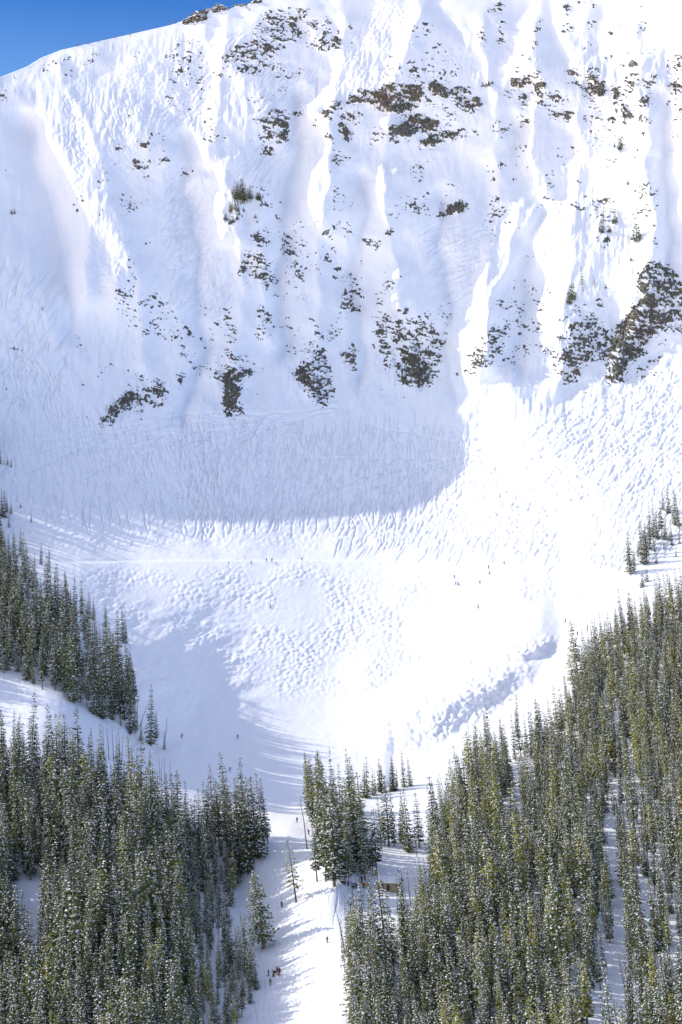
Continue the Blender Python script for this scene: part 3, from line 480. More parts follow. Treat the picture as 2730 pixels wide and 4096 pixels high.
# kind: (height, crown base radius, clear trunk share, snow, needles, whorls, branches, irregularity, power)
SPEC = {'spruce': [(22, 2.5, .06, .5), (24, 2.3, .10, .56), (20, 2.2, .04, .42), (23, 2.0, .13, .62)],
        'dark': [(22, 2.5, .05, .26), (20, 2.3, .04, .32)],
        'slim': [(22, 1.45, .16, .42), (20, 1.3, .22, .5)],
        'pine': [(21, 1.6, .34, .42), (20, 1.5, .42, .34), (22, 1.7, .30, .5)],
        'rust': [(20, 1.9, .15, .4)]}
NEED = {'spruce': M_SPRUCE, 'dark': M_SPRUCE, 'slim': M_SPRUCE, 'pine': M_PINE, 'rust': M_RUST}
VAR = {}; sd = 100
for kd, lst in SPEC.items():
    for i, (h, rb, cl, sn) in enumerate(lst):
        sd += 1; ir = .45 if kd in ('pine', 'rust') else .28
        VAR[(kd, i)] = (crown_mesh('crown', sd, h, rb, cl, sn, NEED[kd], whorls=30 if kd != 'pine' else 24, per=7 if kd != 'slim' else 6, irregular=ir, power=.8 if kd != 'pine' else .5),
                        trunk_mesh('trunk', sd, h, .22 if kd in ('pine', 'slim') else .27), h)
VAR[('lone', 0)] = (crown_mesh('crown', 901, 24, 4.1, .13, .5, M_SPRUCE, whorls=34, per=10, irregular=.2, power=.52, size=.75), trunk_mesh('trunk', 901, 24, .5), 24)
VAR[('thin', 0)] = (crown_mesh('crown', 903, 20, 2.3, .26, .5, M_PINE, whorls=17, per=5, irregular=.5, power=.55, size=.6), trunk_mesh('trunk', 903, 20, .26), 20)
VAR[('young', 0)] = (crown_mesh('crown', 905, 6, 1.2, .03, .3, M_SPRUCE, whorls=12, per=7, irregular=.4, power=.8, size=.55), trunk_mesh('trunk', 905, 6, .12), 6)
VAR[('young', 1)] = (crown_mesh('crown', 907, 8, 1.3, .05, .25, M_PINE, whorls=13, per=6, irregular=.45, power=.75, size=.6), trunk_mesh('trunk', 907, 8, .13), 8)

# every tree as (u, v of its foot, height m, kind, variant, lean x, lean y, turn, stand); feet from outlines of the stands
TR = []; tr = random.Random(5)
def lean_at(u): return (-.035-.075*float(smooth01(180, 440, u)))
def add_tree(u, v, h, kind, stand, lx=None, var=None, hand=False):
    TR.append(dict(u=u, v=v, h=h, kind=kind, var=tr.randrange(len(SPEC.get(kind, [1]))) if var is None else var,
                   lx=lean_at(u)+tr.gauss(0, .028) if lx is None else lx, ly=tr.gauss(0, .03), w=min(1.6, max(.55, tr.gauss(.86 if stand == 'right' else (1.5 if stand == 'crag' else .98), .2))), rz=tr.uniform(0, 6.28), stand=stand, hand=hand, p=ground(u, v)))
AG = AREA
def scatter(poly, holes, spacing, hmean, hsd, mix, stand, tries=60000, limit=3000):
    m = np.zeros((len(cv2), len(cu2))); fill(m, pts(poly), 1, cu2, cv2)
    for h in holes: fill(m, pts(h), 0, cu2, cv2)
    b = np.array(pts(poly)); cells = {}; kinds = [k for k, n in mix for _ in range(n)]; got = 0
    for t in TR: cells.setdefault((int(t['p'][0]//3), int(t['p'][1]//3)), []).append(t['p'])
    for _ in range(tries):
        u = tr.uniform(b[:, 0].min(), b[:, 0].max()); v = tr.uniform(b[:, 1].min(), b[:, 1].max())
        if not -195 < u < 885 or not 400 < v < 1095: continue
        if m[int((v-cv2[0])/(HC/2)), int((u-cu2[0])/(HC/2))] < .5: continue
        p = ground(u, v); c = (int(p[0]//3), int(p[1]//3)); s = spacing*tr.uniform(.75, 1.35)*(1+.2*float(smooth01(140, 200, u)) if stand == 'lower' else (1+.38*float(smooth01(570, 620, u)*smooth01(740, 840, v))+.35*float(smooth01(.45, .6, .5+.5*math.sin(u*.09+v*.013)*math.sin(v*.045-u*.02))) if stand == 'right' else 1))
        if any((q[0]-p[0])**2+(q[1]-p[1])**2 < s*s for a in (-2, -1, 0, 1, 2) for d in (-2, -1, 0, 1, 2) for q in cells.get((c[0]+a, c[1]+d), ())): continue
        h = max(7, tr.gauss(hmean, hsd))*(1-.42*float(smooth01(170, 215, u)*smooth01(870, 930, v)) if stand == 'lower' else 1); h = h*(.6 if tr.random() < .12 else (1.22 if tr.random() < .10 else 1))
        add_tree(u, v, h, tr.choice(kinds), stand); cells.setdefault(c, []).append(p); got += 1
        if got >= limit: break
    return got
def hand(tag, lst, stand):                                # (foot x, foot y, height in the same pixels, kind, lean)
    ox, oy, k = TAGS[tag]
    for x, y, h, kind, lx in lst:
        u = (ox+x*k)/4.003; v = (oy+y*k)/4; add_tree(u, v, h*k/4/F*ground(u, v)[1], kind, stand, lx, hand=True)
TAGS['k'] = (1360, 2950, .2551); TAGS['z'] = (400, 2700, .2551); TAGS['y'] = (0, 1780, .3571); TAGS['r'] = (2300, 2200, .2742); TAGS['q'] = (680, 2880, .4337); TAGS['E'] = (900, 680, .12755)
hand('k', [(170, 1160, 1000, 'dark', -.08), (260, 1190, 760, 'spruce', -.1), (330, 1200, 520, 'dark', -.1), (215, 1150, 860, 'dark', -.08)], 'centre')
hand('k', [(430, 950, 660, 'dark', -.02), (390, 940, 540, 'dark', -.02), (520, 905, 470, 'dark', -.03), (560, 890, 430, 'dark', -.03), (640, 850, 520, 'dark', -.06), (660, 860, 420, 'dark', -.03),
           (845, 840, 550, 'dark', -.06), (830, 830, 510, 'dark', -.05), (900, 830, 380, 'dark', -.03), (1010, 780, 590, 'dark', -.07), (1110, 760, 455, 'dark', -.1)], 'knoll')
hand('k', [(655, 1690, 780, 'spruce', -.09), (770, 1710, 1130, 'spruce', -.07), (855, 1700, 900, 'spruce', -.07), (955, 1640, 840, 'spruce', 0), (1095, 1790, 1000, 'spruce', -.1), (1250, 1720, 860, 'spruce', -.08),
           (700, 1690, 560, 'pine', -.06), (1000, 1650, 700, 'spruce', -.05)], 'glade')
hand('k', [(520, 2170, 810, 'slim', -.05), (575, 2150, 1050, 'slim', -.05), (480, 2150, 640, 'pine', -.02)], 'centre')
hand('q', [(1310, 850, 560, 'spruce', -.12), (1340, 850, 520, 'spruce', -.1), (1290, 820, 480, 'dark', -.1), (1390, 840, 520, 'spruce', -.06), (1400, 1300, 980, 'spruce', -.06), (1460, 1450, 1050, 'spruce', -.05), (1520, 1530, 900, 'spruce', -.04), (1440, 1490, 700, 'slim', -.03)], 'centre')
hand('q', [(1360, 1490, 560, 'slim', -.08)], 'run')
hand('q', [(905, 1140, 610, 'spruce', -.12), (870, 1140, 660, 'spruce', -.12), (815, 1275, 760, 'spruce', -.1), (770, 1290, 780, 'spruce', -.09), (725, 1415, 800, 'spruce', -.08), (655, 1440, 560, 'spruce', -.06), (605, 1395, 640, 'slim', -.07), (575, 1420, 620, 'spruce', -.05), (740, 1330, 640, 'slim', -.08),
           (700, 1180, 690, 'spruce', -.07), (800, 1160, 640, 'spruce', -.1), (630, 1170, 640, 'spruce', -.06), (560, 1160, 560, 'spruce', -.05), (520, 1150, 540, 'spruce', -.04), (420, 1130, 520, 'spruce', -.03), (320, 1120, 560, 'spruce', -.02), (270, 1150, 520, 'spruce', -.02), (30, 1100, 620, 'dark', -.03), (80, 1090, 600, 'dark', -.03)], 'lower')
hand('7', [(1213, 915, 365, 'lone', -.13)], 'run'); hand('7', [(1362, 705, 290, 'thin', -.14)], 'run'); hand('7', [(1130, 905, 165, 'spruce', -.17), (1060, 725, 240, 'spruce', -.04), (1180, 1105, 150, 'spruce', -.12), (1150, 1110, 200, 'slim', -.1)], 'lower')
hand('z', [(800, 1100, 960, 'dark', 0), (890, 980, 430, 'dark', 0), (650, 1030, 330, 'dark', 0), (1015, 1165, 310, 'dark', 0), (480, 920, 760, 'dark', 0), (560, 900, 500, 'spruce', 0)], 'spur')
hand('y', [(350, 870, 110, 'dark', 0), (190, 640, 70, 'dark', 0), (85, 220, 95, 'dark', 0), (125, 255, 110, 'dark', 0), (40, 225, 70, 'dark', 0), (15, 800, 330, 'dark', 0), (45, 815, 300, 'dark', 0), (75, 750, 160, 'dark', 0), (125, 765, 130, 'dark', 0), (100, 930, 150, 'dark', .0), (5, 215, 160, 'dark', 0), (230, 705, 45, 'young', 0)], 'spur')
hand('y', [(460, 1340, 250, 'dark', 0), (550, 1420, 290, 'dark', 0), (230, 1240, 310, 'dark', 0), (150, 1260, 330, 'dark', 0), (735, 1560, 180, 'dark', -.05), (790, 1800, 200, 'dark', 0), (910, 1900, 280, 'dark', 0), (1000, 1950, 310, 'dark', 0), (1050, 1960, 260, 'dark', 0), (1180, 2040, 250, 'dark', 0), (1385, 2200, 400, 'dark', -.05), (1410, 2230, 330, 'dark', -.05)], 'spur')
hand('6', [(1330, 340, 200, 'spruce', -.06), (1325, 300, 130, 'dark', -.05), (1350, 330, 120, 'spruce', -.04), (1380, 255, 160, 'dark', -.04), (1400, 225, 120, 'spruce', -.05), (1420, 230, 130, 'dark', -.05), (1365, 280, 90, 'slim', 0), (1440, 170, 160, 'spruce', -.05), (1455, 180, 150, 'spruce', -.05), (1475, 165, 170, 'slim', -.06), (1490, 180, 120, 'spruce', -.04), (1505, 60, 140, 'dark', -.05), (1480, 50, 100, 'spruce', -.03), (1485, 225, 60, 'spruce', 0), (1510, 180, 60, 'dark', 0), (1555, 200, 70, 'spruce', 0), (1540, 260, 50, 'dark', 0), (1450, 290, 40, 'young', 0), (1405, 375, 60, 'young', 0), (1385, 400, 70, 'young', 0)], 'upper')
hand('6', [(810, 1090, 220, 'dark', -.02)], 'right')
scatter('D:-330,900 -60,960 -25,1000 -20,1110 -330,1100', [], 6.5, 25, 3, [('dark', 1), ('spruce', 1)], 'spur', limit=90)
scatter('D:1445,1325 1462,1270 1500,1235 1568,1195 1700,1180 1700,1250 1540,1250 1490,1290', [], 5, 21, 4, [('spruce', 3), ('dark', 2), ('slim', 1)], 'upper', limit=26)
scatter("D:-420,1090 -20,1120 0,1270 40,1310 150,1410 230,1490 305,1570 318,1610 305,1680 240,1665 150,1600 60,1570 0,1545 -420,1500", [], 3.3, 21, 3.5, [('dark', 6), ('spruce', 4), ('slim', 2)], 'spur', limit=700)
scatter("D:-420,1745 -60,1745 180,1805 300,1855 420,1935 520,1905 612,1935 600,1960 565,2010 525,2085 520,2130 545,2180 560,2230 592,2272 560,2340 545,2530 -420,2530",
        ["D:20,2035 150,2015 185,2050 130,2085 90,2120 110,2190 70,2240 40,2200 20,2110", "D:50,2260 90,2250 100,2330 60,2340"], 3.1, 21, 4, [('spruce', 7), ('dark', 3), ('slim', 4), ('pine', 2)], 'lower', limit=1500)
scatter("D:705,1855 745,1868 790,1905 835,1965 860,1995 860,2028 775,2025 740,1960", [], 3.0, 22, 3, [('spruce', 4), ('pine', 2), ('slim', 1)], 'centre', limit=60)
scatter("D:1950,1290 1568,1400 1450,1465 1350,1535 1322,1610 1292,1690 1240,1725 1190,1730 1095,1770 1040,1865 995,1935 1000,2010 985,2100 950,2170 880,2190 820,2195 775,2210 790,2260 822,2310 805,2530 1950,2530",
        ["8:1240,140 1320,150 1260,300 1285,560 1320,900 1340,1000 1320,1500 1120,1500 1160,1130 1215,1080 1195,920 1245,880 1245,700 1190,480", "8:1380,740 1450,730 1470,960 1390,990 1370,900", "8:1070,690 1140,700 1130,900 1080,880", "8:740,60 880,40 910,200 800,230", "8:740,230 840,230 850,500 740,480", "8:0,540 330,500 330,640 110,660 60,720 0,700"], 3.5, 20, 3.5, [('pine', 5), ('spruce', 5), ('slim', 6), ('dark', 1)], 'right', limit=2600)
hand('E', [(300, 1000, 640, 'slim', 0), (400, 1050, 700, 'slim', 0), (500, 1080, 820, 'slim', 0), (560, 1050, 760, 'slim', 0), (620, 1050, 640, 'slim', 0), (240, 850, 300, 'pine', 0), (360, 960, 560, 'slim', 0), (720, 1030, 480, 'pine', 0), (790, 1000, 520, 'slim', 0), (860, 940, 340, 'slim', 0), (1030, 900, 210, 'young', 0), (1085, 950, 250, 'young', 0), (1200, 860, 120, 'young', 0), (1150, 1110, 110, 'young', 0), (170, 1380, 400, 'slim', 0), (230, 1370, 420, 'pine', 0), (330, 1320, 380, 'slim', 0), (400, 1330, 260, 'young', 0), (600, 1290, 130, 'young', 0), (440, 1430, 120, 'young', 0), (545, 1470, 90, 'young', 0), (160, 1700, 180, 'young', 0), (250, 1660, 240, 'young', 0), (380, 1580, 200, 'young', 0), (960, 1500, 130, 'young', 0), (1020, 1650, 90, 'young', 0), (30, 1560, 220, 'young', 0)], 'crag')
TAGS['g'] = (2049, 684, .4343)
hand('g', [(660, 1100, 260, 'thin', -.12), (570, 1180, 150, 'young', -.03), (530, 1220, 120, 'young', -.05), (545, 1170, 140, 'young', 0), (765, 1070, 110, 'thin', -.1), (830, 570, 120, 'young', -.1), (845, 540, 140, 'thin', 0), (850, 460, 110, 'thin', -.1), (900, 570, 70, 'young', -.1), (950, 490, 130, 'young', 0), (980, 430, 120, 'thin', -.05), (1155, 650, 160, 'young', -.05), (1100, 830, 60, 'young', -.3), (1070, 130, 55, 'young', 0), (1195, 285, 30, 'young', 0), (865, 1080, 45, 'young', 0)], 'cliff')
hand('d', [(995, 1380, 130, 'young', 0), (1010, 1340, 60, 'young', 0), (945, 1350, 50, 'young', 0), (1155, 1390, 45, 'young', 0), (1135, 1460, 30, 'young', 0)], 'cliff')
hand('a', [(110, 1505, 50, 'young', 0), (135, 1500, 50, 'young', 0), (100, 1500, 40, 'young', 0), (1195, 1435, 50, 'young', 0), (1255, 1460, 30, 'young', 0), (1115, 1425, 22, 'young', 0), (940, 1480, 36, 'young', 0), (915, 1520, 36, 'young', 0), (1300, 1425, 20, 'young', 0), (1350, 1395, 20, 'young', 0)], 'face')

# how much of each tree shows: paint them far to near into an id map
def visible_pixels():
    W, H = 341, 512; ids = np.full((H, W), -1); order = sorted(range(len(TR)), key=lambda i: -TR[i]['p'][1])
    for i in order:
        t = TR[i]; p = t['p']; u = (p[0]/p[1]*F+W0/2)/2; v = (VH-p[2]/p[1]*F)/2; h = t['h']*F/p[1]/2; wd = max(.6, {'pine': .07, 'slim': .06, 'lone': .14}.get(t['kind'], .1)*h)
        for y in range(max(0, int(v-h)), min(H-1, int(v))+1):
            f = (v-y)/max(h, 1e-6); hw = wd*(1-f)+.4; x = u+t['lx']*h*f; a = max(0, int(x-hw+.5)); b = min(W, int(x+hw+.5)+1)
            if b > a: ids[y, a:b] = i
    return np.bincount(ids[ids >= 0], minlength=len(TR))
vis = visible_pixels()
N_IND = 300
for i, t in enumerate(TR): t['score'] = vis[i]+(1e6 if t['hand'] and vis[i] >= 1 else 0)
rank = sorted(range(len(TR)), key=lambda i: -TR[i]['score']); indiv = set(rank[:N_IND])
LOOK = {'spruce': 'snow-laden spruce', 'dark': 'dark green spruce with little snow', 'slim': 'slender snow-dusted fir', 'pine': 'olive pine with bare lower trunk', 'rust': 'rust-brown dying spruce'}
def place_words(t):
    u, v, s = t['u'], t['v'], t['stand']
    if s == 'lower':
        a = 'at the edge of the ski run' if u > 215 else ('beside the small snowy clearing' if u < 95 and 850 < v < 1000 else ('in upper rows below the shelf' if v < 860 else ('in the thick of the wood' if v < 960 else 'at the bottom of the picture')))
        return a+', left wood'
    if s == 'spur': return ('at the right edge of the upper left-hand stand' if u > 105 else 'in the upper left-hand stand') if v > 560 else 'high on the left snow slope'
    if s == 'right':
        a = 'along the narrow white lane' if u > 560 and v > 780 else ('at the edge of the ski run' if u < 390 else ('at the top edge against open snow' if v < 800 and u < 600 else ('in the thick of the wood' if v < 940 else 'at the bottom of the picture')))
        return a+', right wood'
    return {'centre': 'in the tall clump between run and lift hut', 'knoll': 'on the small knoll above the glade', 'glade': 'in the sunny glade behind the hut', 'upper': 'in the sparse stand at upper right', 'crag': 'in the copse halfway up the mountain face',
            'cliff': 'on the sunlit cliffs at right', 'face': 'alone on the shaded mountain face', 'run': 'on the ski run'}[s]
GRP = {'lower': 'conifers of the left-hand wood', 'spur': 'conifers of the upper left stand', 'right': 'conifers of the right-hand wood', 'centre': 'conifers of the centre clump', 'knoll': 'conifers on the knoll', 'glade': 'conifers in the glade', 'upper': 'conifers of the upper right stand', 'crag': 'conifers of the mountain copse', 'cliff': 'conifers on the cliffs', 'face': 'small conifers on the face', 'run': 'lone conifers on the run'}
proto = {}
for i in sorted(indiv):
    t = TR[i]; cm, tm, h0 = VAR[(t['kind'], t['var'])] if (t['kind'], t['var']) in VAR else VAR[(t['kind'], 0)]
    hgt = t['h']*F/t['p'][1]; siz = 'tall ' if t['h'] > 24 else ('short ' if t['h'] < 15 else '')
    if t['kind'] == 'lone': lab = 'broad lone spruce with a thick bare trunk base on the ski run'
    elif t['kind'] == 'thin' and t['stand'] == 'run': lab = 'sparse leaning pine with a long bare trunk on the run'
    elif t['stand'] == 'run': lab = 'thin ragged fir standing on the run beside the centre clump'
    else: lab = siz+({'young': 'small dark conifer', 'thin': 'sparse crooked pine'}.get(t['kind']) or LOOK[t['kind']])+' '+place_words(t)
    e = empty('pine_tree' if t['kind'] in ('pine', 'thin') else 'spruce_tree', tuple(t['p']), lab, 'tree', GRP[t['stand']], (-t['ly'], t['lx'], t['rz'] if False else 0), t['h']/h0)
    for nm_, me_ in (('trunk', tm), ('crown', cm)):
        o = put(nm_, me_, e); o.rotation_euler = (0, 0, t['rz']); o.scale = (t['w'], t['w'], 1)
        if nm_ == 'crown': proto.setdefault((t['kind'], t['var']), {})['crown'] = o
        else: proto.setdefault((t['kind'], t['var']), {})['trunk'] = o

# the remaining trees of the two woods: one object, instanced on points
rest = [t for i, t in enumerate(TR) if i not in indiv and (t['kind'], t['var']) in proto]
keys = sorted({(t['kind'], t['var']) for t in rest})
me = bpy.data.meshes.new('conifer_forest'); me.vertices.add(len(rest)); me.vertices.foreach_set('co', np.array([t['p'] for t in rest], np.float32).ravel())
a = me.attributes.new('kind_index', 'INT', 'POINT'); a.data.foreach_set('value', np.array([keys.index((t['kind'], t['var'])) for t in rest], np.int32))
a = me.attributes.new('turn', 'FLOAT_VECTOR', 'POINT'); rv = []
for t in rest: rv += list((Matrix.Rotation(t['lx'], 3, 'Y') @ Matrix.Rotation(-t['ly'], 3, 'X') @ Matrix.Rotation(t['rz'], 3, 'Z')).to_euler())
a.data.foreach_set('vector', np.array(rv, np.float32))
a = me.attributes.new('size', 'FLOAT_VECTOR', 'POINT'); a.data.foreach_set('vector', np.array([(t['w']*q, t['w']*q, q) for t in rest for q in [t['h']/VAR[(t['kind'], t['var'])][2]]], np.float32).ravel())
fo = put('conifer_forest', me); fo['kind'] = 'stuff'; fo['label'] = 'dense rows of half hidden snowy conifers filling both woods'; fo['category'] = 'forest'
ng = bpy.data.node_groups.new('forest', 'GeometryNodeTree'); ng.interface.new_socket('Geometry', in_out='INPUT', socket_type='NodeSocketGeometry'); ng.interface.new_socket('Geometry', in_out='OUTPUT', socket_type='NodeSocketGeometry')
gi = ng.nodes.new('NodeGroupInput'); go = ng.nodes.new('NodeGroupOutput'); jn = ng.nodes.new('GeometryNodeJoinGeometry'); L = ng.links
def named(nm_, ty):
    n = ng.nodes.new('GeometryNodeInputNamedAttribute'); n.data_type = ty; n.inputs[0].default_value = nm_; return n.outputs[0]
ki = named('kind_index', 'INT'); tu = named('turn', 'FLOAT_VECTOR'); sz = named('size', 'FLOAT_VECTOR')
e2r = ng.nodes.new('FunctionNodeEulerToRotation'); L.new(tu, e2r.inputs[0])
m2p = ng.nodes.new('GeometryNodeMeshToPoints'); L.new(gi.outputs[0], m2p.inputs[0])
for k, key in enumerate(keys):
    cmp = ng.nodes.new('FunctionNodeCompare'); cmp.data_type = 'INT'; cmp.operation = 'EQUAL'; L.new(ki, [s for s in cmp.inputs if s.enabled and s.type == 'INT'][0]); [s for s in cmp.inputs if s.enabled and s.type == 'INT'][1].default_value = k
    j2 = ng.nodes.new('GeometryNodeJoinGeometry')
    for part in ('crown', 'trunk'):
        oi = ng.nodes.new('GeometryNodeObjectInfo'); oi.transform_space = 'ORIGINAL'; oi.inputs['Object'].default_value = proto[key][part]; L.new(oi.outputs['Geometry'], j2.inputs[0])
    ins = ng.nodes.new('GeometryNodeInstanceOnPoints'); L.new(m2p.outputs[0], ins.inputs['Points']); L.new(cmp.outputs[0], ins.inputs['Selection']); L.new(j2.outputs[0], ins.inputs['Instance'])
    L.new(e2r.outputs[0], ins.inputs['Rotation']); L.new(sz, ins.inputs['Scale']); L.new(ins.outputs[0], jn.inputs[0])
L.new(jn.outputs[0], go.inputs[0]); mo = fo.modifiers.new('forest', 'NODES'); mo.node_group = ng
print('trees', len(TR), 'individuals', len(indiv), 'rest', len(rest))

# bare dead trees: trunk with a few limbs
def snag_meshes(seed, H, limbs):
    r = random.Random(seed); m = MB(); n = 8; w_ = [(r.gauss(0, .12)*k/n, r.gauss(0, .12)*k/n) for k in range(n)]
    pts_ = [(w_[k][0]*2, w_[k][1]*2, -1+(H+1)*k/(n-1)) for k in range(n)]; m.tube(pts_, [.24*(1-.9*k/(n-1))+.02 for k in range(n)], 6)
    bs = []
    for _ in range(limbs):
        b = MB() if limbs > 12 else m
        f = r.uniform(.3, .95); i = min(int(f*(n-1)), n-2); z = pts_[i][2]+(f*(n-1)-i)*(pts_[i+1][2]-pts_[i][2]); a = r.uniform(0, 6.28); l = r.uniform(.8, 2.6)*(1.25-f); p = Vector((pts_[i][0], pts_[i][1], z))
        q = p+Vector((math.cos(a)*l*.5, math.sin(a)*l*.5, l*.3)); e = q+Vector((math.cos(a+.3)*l*.5, math.sin(a+.3)*l*.5, l*.75)); b.tube([p, q, e], [.07, .045, .015], 4)
        if b is not m: bs.append(b.mesh('branch', [M_GREY]))
    return m.mesh('trunk', [M_GREY], True), bs
SN = [snag_meshes(300+i, 18, n) for i, n in enumerate((14, 20, 9, 22))]
def snag(tag, lst, words, group):
    ox, oy, k = TAGS[tag]
    for x, y, h, lx, vi, w1 in lst:
        u = (ox+x*k)/4.003; v = (oy+y*k)/4; p = ground(u, v); e = empty('dead_tree', tuple(p), w1+' '+words, 'dead tree', group, (0, lx, 0), h*k/4/F*p[1]/18)
        for nm_, me_ in [('trunk', SN[vi][0])]+[('branch', q) for q in SN[vi][1]]:
            o = put(nm_, me_, e); o.rotation_euler = (0, 0, (x*7) % 6)
snag('7', [(1413, 460, 250, -.13, 0, 'tall bare dead tree with a forked top')], 'standing on the run beside the centre clump', 'bare dead trees')
snag('z', [(585, 890, 600, .03, 1, 'dark branchy dead tree'), (600, 870, 430, .35, 3, 'strongly leaning dead tree')], 'between the upper left stand and its lone spruce', 'bare dead trees')
snag('z', [(1030, 1000, 340, .1, 3, 'wispy dead tree')], 'rising behind a small fir at the shelf edge', 'bare dead trees')
snag('z', [(60, 1330, 560, -.03, 2, ''), (140, 1330, 540, -.06, 0, ''), (215, 1350, 560, -.05, 2, ''), (250, 1320, 420, .02, 1, ''), (320, 1380, 560, -.04, 2, ''), (345, 1380, 460, .05, 2, ''), (470, 1400, 480, -.07, 0, ''), (520, 1420, 330, -.05, 2, ''), (590, 1460, 330, -.02, 1, ''), (770, 1500, 380, .08, 2, ''), (940, 1640, 380, -.03, 2, ''), (960, 1640, 330, .03, 2, ''), (1015, 1640, 370, -.02, 0, ''), (1090, 1640, 280, .02, 2, ''), (1110, 1700, 300, .0, 2, '')], 'thin bare dead tree poking above the left-hand wood', 'bare dead trees of the left-hand wood')
snag('8', [(480, 250, 130, -.3, 1, ''), (500, 260, 160, -.35, 1, ''), (395, 200, 60, -.1, 3, ''), (790, 330, 130, .03, 2, ''), (350, 500, 130, -.1, 0, ''), (430, 470, 110, -.15, 2, ''), (320, 720, 170, -.1, 2, ''), (290, 730, 180, -.08, 0, ''), (260, 740, 160, -.05, 2, ''), (200, 760, 150, -.12, 2, ''), (60, 720, 200, -.12, 2, ''), (20, 940, 250, -.2, 0, ''), (120, 1000, 280, -.13, 2, ''), (150, 1190, 330, -.1, 2, ''), (1330, 330, 200, -.2, 0, ''), (1480, 900, 240, -.25, 0, ''), (1305, 1100, 160, -.2, 1, ''), (1270, 1264, 160, -.18, 0, ''), (1290, 1280, 130, -.2, 2, ''), (1560, 1080, 150, -.25, 1, ''), (1130, 60, 150, -.08, 2, ''), (1430, 120, 160, -.1, 0, ''), (1410, 560, 200, -.15, 2, '')], 'thin grey dead trunk among the right-hand pines', 'bare dead trees of the right-hand wood')
snag('7', [(1165, 1080, 190, -.17, 2, ''), (1150, 1080, 200, -.15, 2, ''), (1530, 1300, 80, -.12, 1, ''), (1515, 1300, 70, -.12, 2, ''), (1542, 1310, 70, -.1, 3, '')], 'thin bare sapling trunk at the lower run edge', 'bare saplings at the run edge')
for o in list(C.objects):
    if o.name.startswith('dead_tree'): o['label'] = o['label'].strip()
# ---------------------------------------------------------------- people
def flat(name, col, rough=.7, spec=.2):
    return mat(name, col, rough, spec, .12, 3.0)
CL = {'black': (.02, .021, .024), 'navy': (.02, .03, .08), 'blue': (.03, .07, .30), 'red': (.50, .02, .025), 'maroon': (.16, .015, .02), 'crimson': (.42, .01, .05), 'orange': (.60, .17, .03), 'green': (.12, .24, .04), 'lime': (.35, .45, .10),
      'olive': (.16, .13, .05), 'grey': (.16, .17, .20), 'teal': (.02, .14, .17), 'yellow': (.60, .42, .05), 'pink': (.75, .06, .22), 'white': (.7, .7, .72), 'brown': (.15, .08, .04), 'slate': (.07, .10, .17)}
MC = {k: flat('cloth_'+k, c) for k, c in CL.items()}
M_SKIN = flat('skin', (.50, .30, .22)); M_SKI = flat('ski_top', (.12, .12, .14), .35, .5); M_BOOT = flat('boot_shell', (.05, .05, .055), .4, .5)
def skin_body(name, joints, edges, subd=1):
    me = bpy.data.meshes.new(name); me.from_pydata([j[:3] for j in joints], edges, []); o = bpy.data.objects.new(name, me); C.objects.link(o)
    mo = o.modifiers.new('skin', 'SKIN'); mo.use_smooth_shade = True; s = o.modifiers.new('sub', 'SUBSURF'); s.levels = subd; s.render_levels = subd
    for i, j in enumerate(joints): v = me.skin_vertices[0].data[i]; v.radius = (j[3], j[3]*(j[4] if len(j) > 4 else 1)); v.use_root = i == 0
    dg = bpy.context.evaluated_depsgraph_get(); ev = bpy.data.meshes.new_from_object(o.evaluated_get(dg)); ev.name = name; bpy.data.objects.remove(o); bpy.data.meshes.remove(me); return ev
